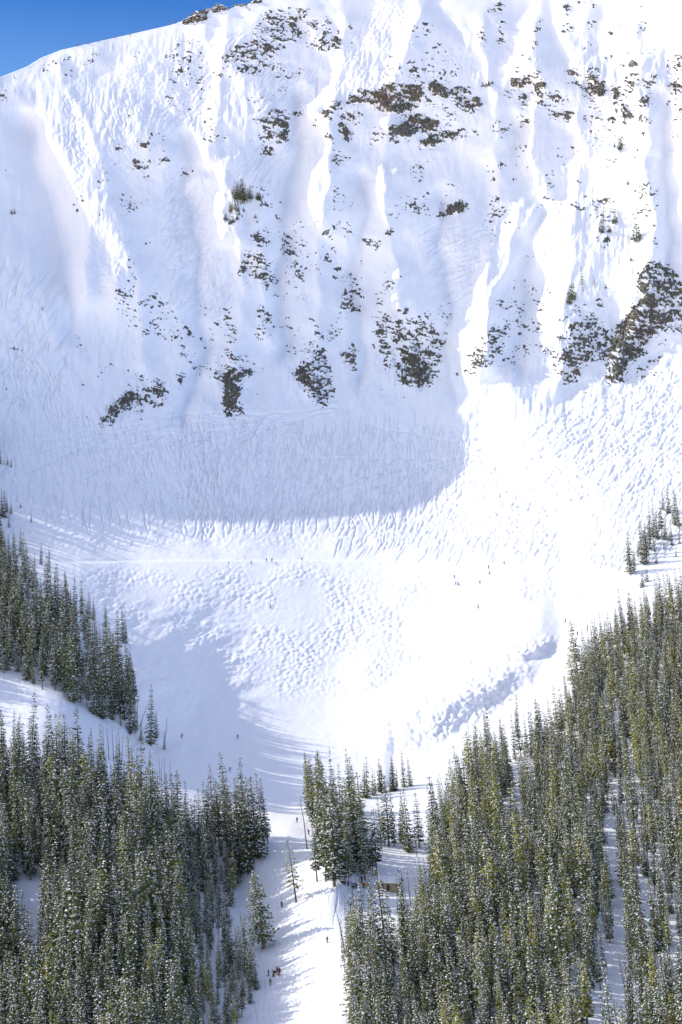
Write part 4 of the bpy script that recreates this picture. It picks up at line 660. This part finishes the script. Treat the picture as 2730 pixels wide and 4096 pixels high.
def pose(kind):                                           # joints of a 1.76 m figure facing -y; returns meshes
    lean, bend, side, arm = {'stand': (0, .02, 0, 0), 'ski': (-.28, .16, 0, 1), 'turn': (-.20, .14, .22, 1), 'hike': (-.15, .05, 0, .5), 'glide': (-.10, .06, -.12, .6)}[kind]
    hip = (side*.5, .04+bend*.9, .92-bend*.55); ch = (side*1.05, hip[1]+lean*.9, hip[2]+.36); nk = (side*1.25, hip[1]+lean*1.4, hip[2]+.55); hd = (side*1.3, hip[1]+lean*1.6-.02, hip[2]+.72)
    J = [(*hip, .135), (*ch, .155, .8), (*nk, .065), (*hd, .092, 1.05), (hd[0], hd[1], hd[2]+.09, .085)]; E = [(0, 1), (1, 2), (2, 3), (3, 4)]
    J.append((hd[0], hd[1]-.10, hd[2]+.01, .022)); E.append((3, 5))                     # nose ridge
    legs, arms, feet, hands = [], [], [], []
    st = .13 if kind != 'hike' else .10; stag = .16 if kind in ('hike', 'turn') else .04
    for s in (-1, 1):
        k = len(J); f = (s*st, s*stag*.5, .09); kn = (s*st*1.05+side*.25, -bend*.9+s*stag*.3-.02, .50-bend*.12)
        J += [(hip[0]+s*.10, hip[1], hip[2]-.06, .105), (*kn, .075), (*f, .055), (f[0], f[1]-.13, .05, .045)]; E += [(0, k), (k, k+1), (k+1, k+2), (k+2, k+3)]; legs.append((k, k+1, k+2)); feet.append(f)
        a = len(J); sh = (ch[0]+s*.19, ch[1], ch[2]+.12); el = (sh[0]+s*(.10+.06*arm), sh[1]-.10*arm+.02, sh[2]-.27+.03*arm); wr = (el[0]+s*.02, el[1]-.12-.12*arm, el[2]-.20+.14*arm)
        J += [(*sh, .062), (*el, .048), (*wr, .036), (wr[0], wr[1]-.07, wr[2]-.05, .034, .55)]; E += [(1, a), (a, a+1), (a+1, a+2), (a+2, a+3)]; arms.append((a, a+1, a+2)); hands.append((a+2, a+3))
        n = len(J); J += [(wr[0]-s*.035, wr[1]-.035, wr[2]-.03, .014), (wr[0]-s*.05, wr[1]-.065, wr[2]-.05, .011)]; E += [(a+2, n), (n, n+1)]   # thumb
        for q, (dx, ln) in enumerate(((-.027, .055), (-.009, .065), (.009, .06), (.027, .045))):                                           # fingers, curled round the grip
            n = len(J); b = (wr[0]+dx, wr[1]-.075, wr[2]-.055); J += [(b[0]+dx*.15, b[1]-ln*.6, b[2]-.02, .010), (b[0]+dx*.15, b[1]-ln*.7, b[2]-.02-ln*.5, .009)]; E += [(a+3, n), (n, n+1)]
    body = skin_body('body', J, E); body.materials.append(M_SKIN)
    def sub(name, chains, grow, m):
        ids = sorted({i for c in chains for i in c}); mp = {i: n for n, i in enumerate(ids)}; ed = [(mp[c[i]], mp[c[i+1]]) for c in chains for i in range(len(c)-1)]
        me = skin_body(name, [(J[i][0], J[i][1], J[i][2], J[i][3]*1.0+grow, *(J[i][4:])) for i in ids], list(dict.fromkeys(ed))); me.materials.append(m); return me
    jk = sub('jacket', [(0, 1, 2)]+[(1,)+a for a in arms], .035, MC['black']); tr_ = sub('trousers', [(0,)+l for l in legs], .03, MC['black'])
    hm = MB(); r_ = 8
    for i in range(5):
        for j in range(r_):
            def pt(i, j): t = math.radians(-12+i*20.4); q = 6.283*j/r_; return (hd[0]+.128*math.cos(t)*math.cos(q), hd[1]+.012+.138*math.cos(t)*math.sin(q), hd[2]+.05+.128*math.sin(t))
            hm.quad([pt(i, j), pt(i, j+1), pt(i+1, j+1), pt(i+1, j)], 0)
    hel = hm.mesh('helmet', [MC['black']], True); gg = MB(); gg.tube([(hd[0]-.075, hd[1]-.075, hd[2]+.025), (hd[0]-.04, hd[1]-.108, hd[2]+.025), (hd[0]+.04, hd[1]-.108, hd[2]+.025), (hd[0]+.075, hd[1]-.075, hd[2]+.025)], [.03, .04, .04, .03], 6); gog = gg.mesh('goggles', [M_BOOT], True)
    bts = []; skis = []
    for f in feet:
        b = MB(); b.tube([(f[0], f[1]+.02, .36), (f[0], f[1]+.01, .12), (f[0], f[1]-.02, .03)], [.075, .07, .06], 8); b.tube([(f[0], f[1]+.05, .06), (f[0], f[1]-.19, .05)], [.055, .045], 8); bts.append(b.mesh('boot', [M_BOOT], True))
        k = MB(); y0 = f[1]+.75; y1 = f[1]-.80; n = 9
        for i in range(n):
            a = y0+(y1-y0)*i/n; c = y0+(y1-y0)*(i+1)/n; wf = lambda q: .048+.018*abs(2*q-1) if .04 < q < .97 else .03; up = lambda q: .0+.16*max(0, (q-.88)/.12)**2
            q0, q1 = i/n, (i+1)/n; k.quad([(f[0]-wf(q0), a, .012+up(q0)), (f[0]+wf(q0), a, .012+up(q0)), (f[0]+wf(q1), c, .012+up(q1)), (f[0]-wf(q1), c, .012+up(q1))], 0); k.quad([(f[0]-wf(q1), c, -.012+up(q1)), (f[0]+wf(q1), c, -.012+up(q1)), (f[0]+wf(q0), a, -.012+up(q0)), (f[0]-wf(q0), a, -.012+up(q0))], 0)
        skis.append(k.mesh('ski', [M_SKI]))
    return dict(body=body, jacket=jk, trousers=tr_, helmet=hel, goggles=gog, boots=bts, skis=skis)
POSE = {k: pose(k) for k in ('stand', 'ski', 'turn', 'hike', 'glide')}
def person(sx, sy, ps, jk, tr_, hl, turn, label, group, skis=True, sc=1.0):
    p = ground(sx/4.003, max(sy/4.0, float(skyline(np.array([sx/4.003]))[0])+.4)); k = POSE[ps]; e = empty('person', (p[0], p[1], p[2]+.02), label, 'person', group, (0, 0, R_(turn)), sc*(1.3 if group == 'hikers on the ridge' else 1.18))
    def ad(nm_, me_, m=None):
        o = put(nm_, me_, e)
        if m: o.material_slots[0].link = 'OBJECT'; o.material_slots[0].material = m
    ad('body', k['body']); ad('jacket', k['jacket'], MC[jk]); ad('trousers', k['trousers'], MC[tr_]); ad('helmet', k['helmet'], MC[hl]); ad('goggles', k['goggles'])
    for b in k['boots']: ad('boot', b)
    if skis:
        for b in k['skis']: ad('ski', b)
G1, G2, G3, G4, G5, G6 = 'skiers on the lower run', 'skiers along the cat track', 'skiers on the open slope', 'people queuing by the lift hut', 'hikers on the ridge', 'skiers on the shaded face'
for a in [(1075, 3903, 'glide', 'maroon', 'grey', 'white', -70, 'person in maroon jacket and pale grey trousers, leftmost of the red group', G1), (1094, 3904, 'ski', 'red', 'black', 'navy', -60, 'person in bright red jacket and black trousers bending forward in the group', G1),
          (1099, 3903, 'stand', 'navy', 'lime', 'navy', -30, 'person in dark jacket and pale green trousers close behind a red jacket', G1), (1108.8, 3892, 'stand', 'red', 'black', 'maroon', 0, 'person in red jacket and black trousers standing a little uphill', G1),
          (1118.6, 3899, 'stand', 'black', 'black', 'black', 20, 'tall person in black jacket, rightmost of the red group', G1, True, 1.12), (1116, 3901, 'stand', 'red', 'red', 'maroon', 40, 'child in red jacket and red trousers in front of a tall black-clad skier', G1, True, .72),
          (1081.5, 3940, 'stand', 'green', 'green', 'olive', 5, 'person in an all green suit standing below the red group', G1), (1126.7, 3626, 'ski', 'olive', 'black', 'black', 10, 'person in olive jacket and dark trousers above the broad lone spruce', G1),
          (1310, 3771, 'stand', 'olive', 'olive', 'black', 20, 'person in olive yellow clothes near the right-hand trees of the run', G1), (1189, 3289, 'stand', 'black', 'brown', 'black', 0, 'person in black beside the tall forked dead tree', G1),
          (1236, 3338, 'glide', 'blue', 'blue', 'black', 0, 'small person in blue at the foot of the centre clump', G1), (920, 3083, 'turn', 'grey', 'slate', 'white', -20, 'person in pale grey with legs apart by the jagged tree shadows', G3),
          (731, 2944, 'turn', 'navy', 'navy', 'black', 30, 'person in dark navy carving across the blue shaded hollow', G3), (951, 2956, 'ski', 'maroon', 'navy', 'black', 15, 'person in maroon jacket skiing down through striped tree shadows', G3),
          (1082, 2431, 'ski', 'slate', 'black', 'black', 50, 'person in dark clothes leaning in the middle of the mogul field', G3), (1110, 2675, 'ski', 'brown', 'white', 'brown', 60, 'person in pale clothes low on the mogul field', G3),
          (1005.5, 2257, 'stand', 'blue', 'navy', 'navy', 30, 'person in blue suit at the left end of the cat track', G2), (1066, 2247, 'stand', 'black', 'slate', 'black', 0, 'person in black, left of a pair on the cat track', G2), (1088.4, 2247, 'stand', 'black', 'black', 'black', 0, 'person in black, right of a pair on the cat track', G2),
          (1105, 2260, 'glide', 'black', 'grey', 'black', 60, 'person in black crouching just below the pair on the track', G2), (1209, 2244, 'stand', 'red', 'brown', 'red', 0, 'person in red standing alone on the cat track', G2),
          (1828.4, 2028, 'hike', 'slate', 'slate', 'black', 0, 'person in dark grey alone high on the tracked sunlit slope', G3), (2018, 2258, 'stand', 'orange', 'brown', 'black', 0, 'person in orange jacket near the right end of the track', G3),
          (1955, 2274, 'stand', 'maroon', 'navy', 'maroon', 0, 'person in maroon jacket, upper of two in red tones', G3), (1960, 2300, 'glide', 'brown', 'maroon', 'brown', 20, 'person in reddish brown, lower of two in red tones', G3),
          (1819, 2313, 'glide', 'black', 'black', 'black', 40, 'person in black above two others on the open slope', G3), (1823.5, 2339, 'turn', 'teal', 'teal', 'black', 50, 'person in teal leaning sharply beside a black-clad skier', G3), (1835, 2342, 'glide', 'black', 'black', 'black', 45, 'person in black beside a leaning teal skier', G3),
          (1921, 2335, 'stand', 'slate', 'navy', 'grey', -10, 'person in blue grey standing alone right of the trio', G3), (1914, 2433, 'ski', 'crimson', 'black', 'crimson', 30, 'person in crimson jacket and black trousers on open white snow', G3),
          (2262, 2490, 'turn', 'slate', 'black', 'black', -20, 'person in dark clothes above the snow bank, legs wide apart', G3), (2312, 2541, 'glide', 'navy', 'black', 'black', 30, 'person in navy skiing along the right-hand forest edge', G3), (2352, 2516, 'stand', 'pink', 'pink', 'pink', 0, 'person in bright pink half hidden by the forest edge', G3),
          (1395, 3547, 'stand', 'black', 'black', 'black', 0, 'person in black, leftmost of those near the hut', G4), (1409, 3551, 'stand', 'blue', 'slate', 'navy', 10, 'person in blue in the loose queue left of the hut', G4), (1415, 3557, 'stand', 'lime', 'black', 'white', 0, 'person in pale yellow-green top in the queue', G4),
          (1421.5, 3552, 'stand', 'teal', 'teal', 'grey', 0, 'person in teal clothes in the queue', G4), (1428.4, 3555, 'stand', 'grey', 'olive', 'white', 0, 'person in grey jacket and olive trousers in the queue', G4), (1455, 3553, 'stand', 'navy', 'blue', 'navy', 0, 'person in dark blue next to a yellow jacket', G4),
          (1461, 3552, 'stand', 'yellow', 'yellow', 'black', 0, 'person in bright yellow near the hut', G4), (1471, 3552, 'stand', 'orange', 'yellow', 'orange', 0, 'person in orange nearest the hut wall', G4),
          (57, 313, 'hike', 'black', 'black', 'black', -60, 'person in black low on the sunlit left ridge', G5, False), (306.8, 178, 'hike', 'navy', 'black', 'navy', -60, 'person in navy, lowest of the hikers on the skyline', G5, False), (317, 181, 'hike', 'maroon', 'maroon', 'black', -60, 'person in maroon trousers hiking just behind a navy hiker', G5, False),
          (350, 164, 'hike', 'blue', 'navy', 'blue', -60, 'person in blue partly hidden behind the skyline', G5, False), (356.4, 167, 'hike', 'navy', 'red', 'black', -60, 'person in navy jacket and red trousers on the ridge', G5, False), (394.3, 156.5, 'hike', 'slate', 'maroon', 'slate', -60, 'person with slate jacket and reddish trousers walking alone on the ridge', G5, False),
          (458.6, 147.5, 'hike', 'red', 'red', 'red', -60, 'person all in red on the skyline beside a marker pole', G5, False), (517.5, 142.5, 'hike', 'green', 'black', 'black', -60, 'person in dark green just below the first skyline rocks', G5, False), (701, 95, 'hike', 'slate', 'navy', 'black', -60, 'person in slate blue on the ridge left of the big crag', G5, False),
          (987.8, 34, 'hike', 'black', 'black', 'black', -60, 'person in black, upper of two below the top crag', G5, False), (997, 41, 'hike', 'slate', 'black', 'black', -60, 'person in slate, lower of two below the top crag', G5, False),
          (168.4, 1242, 'turn', 'black', 'navy', 'black', 20, 'person in black alone in the wide shaded gully at left', G6), (26, 1561, 'ski', 'black', 'black', 'black', 10, 'person in black near the left edge of the shaded face', G6), (1321, 694, 'ski', 'red', 'maroon', 'red', 20, 'person in red on the sunlit rib of the mountain face', G6)]:
    person(*a)

# ---------------------------------------------------------------- hut, lift tower, signs, markers
M_WOOD = mat('weathered_boards', (.30, .23, .15), .8, .1, .25, 2.0, (.42, .34, .24)); M_STEEL = mat('galvanised_steel', (.35, .36, .38), .4, .5, .1, 2); M_BLUE = mat('blue_paint', (.02, .10, .42), .4, .4, .06, 1.0)
M_REDPAD = mat('red_padding', (.5, .04, .06), .6, .2, .1); M_DARK = mat('dark_paint', (.03, .04, .035), .6, .3, .15); M_GREENBOX = mat('green_paint', (.05, .075, .04), .5, .3, .15); M_ROOFSNOW = mat('roof_snow', (.87, .88, .91), .7, .1, .02); M_GLASS = mat('window_glass', (.03, .035, .04), .1, .5, .1)
h = ground(1560/4.003, 3560/4); px = F/h[1]*4           # source pixels per metre here
e = empty('lift_hut', tuple(h), 'small tan wooden hut with a thick snow roof behind pine tops', 'hut', None, (0, 0, R_(-16)))
m = MB(); m.box(-3.6, 3.6, -2.2, 2.2, -1, 3.0); m.quad([(-3.6, -2.2, 3.0), (-3.6, 2.2, 3.0), (-3.6, 0, 4.3)], 0); m.quad([(3.6, 2.2, 3.0), (3.6, -2.2, 3.0), (3.6, 0, 4.3)], 0)
for i in range(11): x = -3.5+i*.7; m.box(x-.03, x+.03, -2.24, -2.203, -1, 2.98)
w_ = put('wall', m.mesh('wall', [M_WOOD]), e)
m = MB(); m.box(-.5, .5, -2.27, -2.245, 0, 2.05); d_ = put('door', m.mesh('door', [M_DARK]), e); m = MB(); m.box(.32, .42, -2.31, -2.272, 1.0, 1.06); put('handle', m.mesh('handle', [M_STEEL]), d_)
m = MB(); m.box(-2.7, -1.5, -2.262, -2.245, 1.1, 2.0); f_ = put('window', m.mesh('window', [M_GLASS]), e); m = MB(); [m.box(*q) for q in ((-2.8, -1.4, -2.29, -2.264, 2.0, 2.1), (-2.8, -1.4, -2.29, -2.264, 1.0, 1.1), (-2.8, -2.7, -2.29, -2.264, 1.103, 1.997), (-1.5, -1.4, -2.29, -2.264, 1.103, 1.997))]; put('frame', m.mesh('frame', [M_WOOD]), f_)
m = MB()
for sgn in (-1, 1):
    m.quad([(-4.1, sgn*2.8, 2.72), (4.1, sgn*2.8, 2.72), (4.1, 0, 4.42), (-4.1, 0, 4.42)][::sgn], 0); m.quad([(-4.1, sgn*2.8, 2.60), (4.1, sgn*2.8, 2.60), (4.1, 0, 4.30), (-4.1, 0, 4.30)][::-sgn], 0); m.quad([(-4.1, sgn*2.8, 2.60), (4.1, sgn*2.8, 2.60), (4.1, sgn*2.8, 2.72), (-4.1, sgn*2.8, 2.72)], 0)
    for x in (-4.1, 4.1): m.quad([(x, sgn*2.8, 2.60), (x, sgn*2.8, 2.72), (x, 0, 4.42), (x, 0, 4.30)], 0)
rf = put('roof', m.mesh('roof', [M_WOOD]), e)
m = MB(); n = 14; k0 = len(m.v); rr = random.Random(4)
prof = [(-2.95, 2.68), (-2.9, 3.05), (-1.5, 4.02), (0, 4.78), (1.5, 4.02), (2.9, 3.05), (2.95, 2.68)]
rows = [[(-4.2+8.4*i/n, y, z+(rr.uniform(-.07, .07) if 0 < j < 6 else 0)-(.25 if i in (0, n) and 0 < j < 6 else 0)) for j, (y, z) in enumerate(prof)] for i in range(n+1)]
for i in range(n):
    for j in range(6): m.quad([rows[i][j], rows[i+1][j], rows[i+1][j+1], rows[i][j+1]], 0)
for rw in (rows[0], rows[-1]): m.quad([*rw, (rw[0][0], 0, 4.46)], 0)
put('snow_cap', m.mesh('snow_cap', [M_ROOFSNOW], True), e)

p = ground(2047/4.003, 3272/4); pm = F/p[1]*4; H = 75/pm
e = empty('lift_tower', tuple(p), 'blue steel lift tower with snowy crossarm and red base padding among pines', 'lift tower', None, (0, R_(-6), R_(12)))
m = MB(); m.tube([(0, 0, -1), (0, 0, H*.5), (0, 0, H)], [.36, .33, .28], 12); put('pole', m.mesh('pole', [M_BLUE], True), e)
m = MB(); m.tube([(0, 0, H*.49), (0, 0, H*.535)], [.37, .37], 12); put('band', m.mesh('band', [M_ROOFSNOW], True), e)
m = MB(); m.tube([(0, 0, -.3), (0, 0, 1.1)], [.62, .6], 12); put('base_pad', m.mesh('base_pad', [M_REDPAD], True), e)
m = MB(); m.box(-2.6, 2.6, -.22, .22, H, H+.38); ca = put('crossarm', m.mesh('crossarm', [M_STEEL]), e); m = MB(); m.tube([(-2.6, 0, H+.42), (-1, 0, H+.5), (1, 0, H+.52), (2.6, 0, H+.42)], [.22, .3, .3, .2], 8); put('snow_cap', m.mesh('snow_cap', [M_ROOFSNOW], True), ca)
for s in (-1, 1):
    m = MB(); m.box(s*2.3-.08, s*2.3+.08, -1.6, 1.6, H+.38, H+.58)
    sv = put('sheave_beam', m.mesh('sheave_beam', [M_STEEL]), e)
    for q in range(6): m = MB(); m.tube([(s*2.3-.05, -1.4+q*.56, H+.74), (s*2.3+.05, -1.4+q*.56, H+.74)], [.2, .2], 10); put('sheave', m.mesh('sheave', [M_DARK], True), sv)
    m = MB(); m.tube([(s*2.3, 0, H+.58), (s*2.3, 0, H+1.7)], [.06, .06], 6); put('lifting_frame', m.mesh('lifting_frame', [M_STEEL]), e)
m = MB(); m.tube([(-2.3, 0, H+1.7), (2.3, 0, H+1.7)], [.06, .06], 6); put('frame_bar', m.mesh('frame_bar', [M_STEEL]), e)
m = MB(); m.box(.45, 1.7, -.4, .4, H*.79, H*.82); put('work_platform', m.mesh('work_platform', [M_STEEL]), e)
m = MB(); [m.tube([(-.62, y, .8), (-.52, y, H)], [.03, .03], 5) for y in (-.2, .2)]; [m.tube([(-.6+.1*q/14, -.2, 1+(H-1.2)*q/14), (-.6+.1*q/14, .2, 1+(H-1.2)*q/14)], [.02, .02], 5) for q in range(15)]; put('ladder', m.mesh('ladder', [M_STEEL]), e)

p = ground(916.4/4.003, 2273/4); e = empty('trail_sign', tuple(p), 'trail sign post with two small dark boards at the cat track', 'sign post', None, (0, R_(-4), 0))
m = MB(); m.tube([(0, 0, -.5), (0, 0, 3.6)], [.07, .06], 8); put('post', m.mesh('post', [M_DARK], True), e)
for z in (2.75, 3.3): m = MB(); m.box(-.36, .36, -.12, -.075, z-.19, z+.19); put('sign_board', m.mesh('sign_board', [M_DARK]), e)
def pole(sx, sy, hgt, r, m_, label, group=None, lean=-.08):
    p = ground(sx/4.003, max(sy/4., float(skyline(np.array([sx/4.003]))[0])+.4)); e = empty('marker_pole', tuple(p), label, 'marker pole', group, (0, lean, 0)); m = MB(); m.tube([(0, 0, -.4), (0, 0, hgt)], [r, r*.8], 8); put('shaft', m.mesh('shaft', [m_], True), e)
    m = MB(); m.tube([(0, 0, hgt*.86), (0, 0, hgt*1.02)], [r*1.5, r*1.4], 8); put('tip_band', m.mesh('tip_band', [m_], True), e)
pole(983, 2240, 2.4, .1, MC['red'], 'orange red marker pole beside the cat track', None, -.15); pole(467.5, 149, 2.6, .09, M_BLUE, 'blue marker pole beside a person in red on the ridge'); pole(933, 33, 2.6, .09, M_BLUE, 'blue marker pole on the ridge right of the big crag')
pole(1585, 312, 4.2, .09, M_GREY, 'thin grey pole standing in sunlit snow above the main rock band'); pole(922, 190, 4, .12, M_GREY, 'thin dark pole above the shaded upper crags')
p = ground(1374/4.003, 3534/4); e = empty('equipment_box', tuple(p), 'low dark green equipment box in front of the tree trunks', 'box'); m = MB(); m.box(-.95, .95, -.5, .5, -.4, .85); put('body', m.mesh('body', [M_GREENBOX]), e); m = MB(); m.box(-1.0, 1.0, -.55, .55, .853, .95); put('lid', m.mesh('lid', [M_GREENBOX]), e); m = MB(); m.box(-.93, .93, -.48, .48, .953, 1.08); put('snow_cap', m.mesh('snow_cap', [M_ROOFSNOW]), e)
p = ground(1447/4.003, 3536/4); e = empty('lift_post', tuple(p), 'dark blue post with a yellow foot beside the people at the hut', 'post'); m = MB(); m.tube([(0, 0, -.4), (0, 0, 2.6)], [.35, .3], 10); put('post', m.mesh('post', [MC['navy']], True), e); m = MB(); m.tube([(0, 0, -.2), (0, 0, .7)], [.42, .42], 10); put('foot_pad', m.mesh('foot_pad', [MC['yellow']], True), e)

# crags on the skyline: blocky rock with snow lying on top
def crag_material():
    m = snow_ground('crag_rock_and_snow', False); n = m.node_tree.nodes; l = m.node_tree.links; b = n['Principled BSDF']; geo = n.new('ShaderNodeNewGeometry'); sx = n.new('ShaderNodeSeparateXYZ'); l.new(geo.outputs['Normal'], sx.inputs[0])
    nz = n.new('ShaderNodeTexNoise'); nz.inputs['Scale'].default_value = .55; nz.inputs['Detail'].default_value = 3; l.new(geo.outputs['Position'], nz.inputs['Vector'])
    ad = n.new('ShaderNodeMath'); ad.operation = 'MULTIPLY_ADD'; l.new(nz.outputs['Fac'], ad.inputs[0]); ad.inputs[1].default_value = .9; l.new(sx.outputs['Z'], ad.inputs[2]); mr = n.new('ShaderNodeMapRange'); mr.inputs[1].default_value = .80; mr.inputs[2].default_value = .95; l.new(ad.outputs[0], mr.inputs[0])
    cr = n.new('ShaderNodeValToRGB'); e = cr.color_ramp.elements; e[0].position = .35; e[0].color = (.03, .028, .024, 1); e[1].position = .7; e[1].color = (.15, .125, .09, 1); l.new(nz.outputs['Fac'], cr.inputs[0])
    mx = n.new('ShaderNodeMixRGB'); l.new(mr.outputs[0], mx.inputs[0]); l.new(cr.outputs[0], mx.inputs[1]); mx.inputs[2].default_value = (.88, .895, .925, 1); l.new(mx.outputs[0], b.inputs['Base Color']); return m
M_CRAG = crag_material()
def crag(seed, sx, sy, wd, ht, slope, label):              # centre of foot (source px), width and height in source px
    r = random.Random(seed); p = ground(sx/4.003, sy/4.); k = p[1]/F/4; W_, H_ = wd*k, ht*k; bm = bmesh.new(); nb = max(4, int(wd/13))
    for c in range(nb):                                   # leaning blocks, fused below into one body
        f = (c+.5)/nb; x0 = (f-.5)*W_*.92; hh = H_*(.45+.55*math.sin(3.1416*f)**.7)*r.uniform(.75, 1.12); bw = W_/nb*r.uniform(.75, 1.15); vs_ = []
        for q in range(16):
            z = r.choice((-.5, .1, .6, 1.0))*hh*r.uniform(.8, 1.0); t = 1-.45*max(0, z/hh)
            vs_.append(bm.verts.new((x0+r.uniform(-1, 1)*bw*t, r.uniform(-1, 1)*max(2.2, bw*.7)*t-.3*(hh-z)*.3, z-x0*slope)))
        bmesh.ops.convex_hull(bm, input=vs_)
    bmesh.ops.delete(bm, geom=[v for v in bm.verts if not v.link_faces], context='VERTS')
    me = bpy.data.meshes.new('crag'); bm.to_mesh(me); bm.free(); o = put('crag_raw', me); mo = o.modifiers.new('fuse', 'REMESH'); mo.mode = 'VOXEL'; mo.voxel_size = max(.45, H_*.035)
    ev = bpy.data.meshes.new_from_object(o.evaluated_get(bpy.context.evaluated_depsgraph_get())); bpy.data.objects.remove(o); me = ev; me.name = 'crag'; me.materials.clear()
    T = np.zeros(len(me.vertices)*3); me.vertices.foreach_get('co', T); T = T.reshape(-1, 3); d = 1.3*(fbm(T[:, 0]/2.2+40, T[:, 2]/1.6+T[:, 1]/3+40, seed, 3)-.5); T[:, 1] -= d; T[:, 2] += d*.5; me.vertices.foreach_set('co', T.ravel()); me.update()
    me.materials.append(M_CRAG); o = put('rock_crag', me, None, (p[0], p[1]+1.5, p[2])); tagged(o, label, 'rock', 'crags on the skyline')
crag(5, 780, 84, 100, 34, -.28, 'long snow-topped rock crag, biggest of the skyline'); crag(9, 868, 44, 92, 34, -.05, 'rounded snow-capped rock crag at the top of the left skyline'); crag(13, 955, 26, 62, 12, -.1, 'small low rock beside a marker pole on the ridge')
crag(17, 1020, 14, 60, 22, -.35, 'dark reddish rock at the very top edge of the picture'); crag(21, 585, 116, 90, 9, -.12, 'low broken rock rim at the left of the skyline rocks'); crag(25, 688, 96, 60, 8, -.05, 'flat rock ledge between two skyline crags')
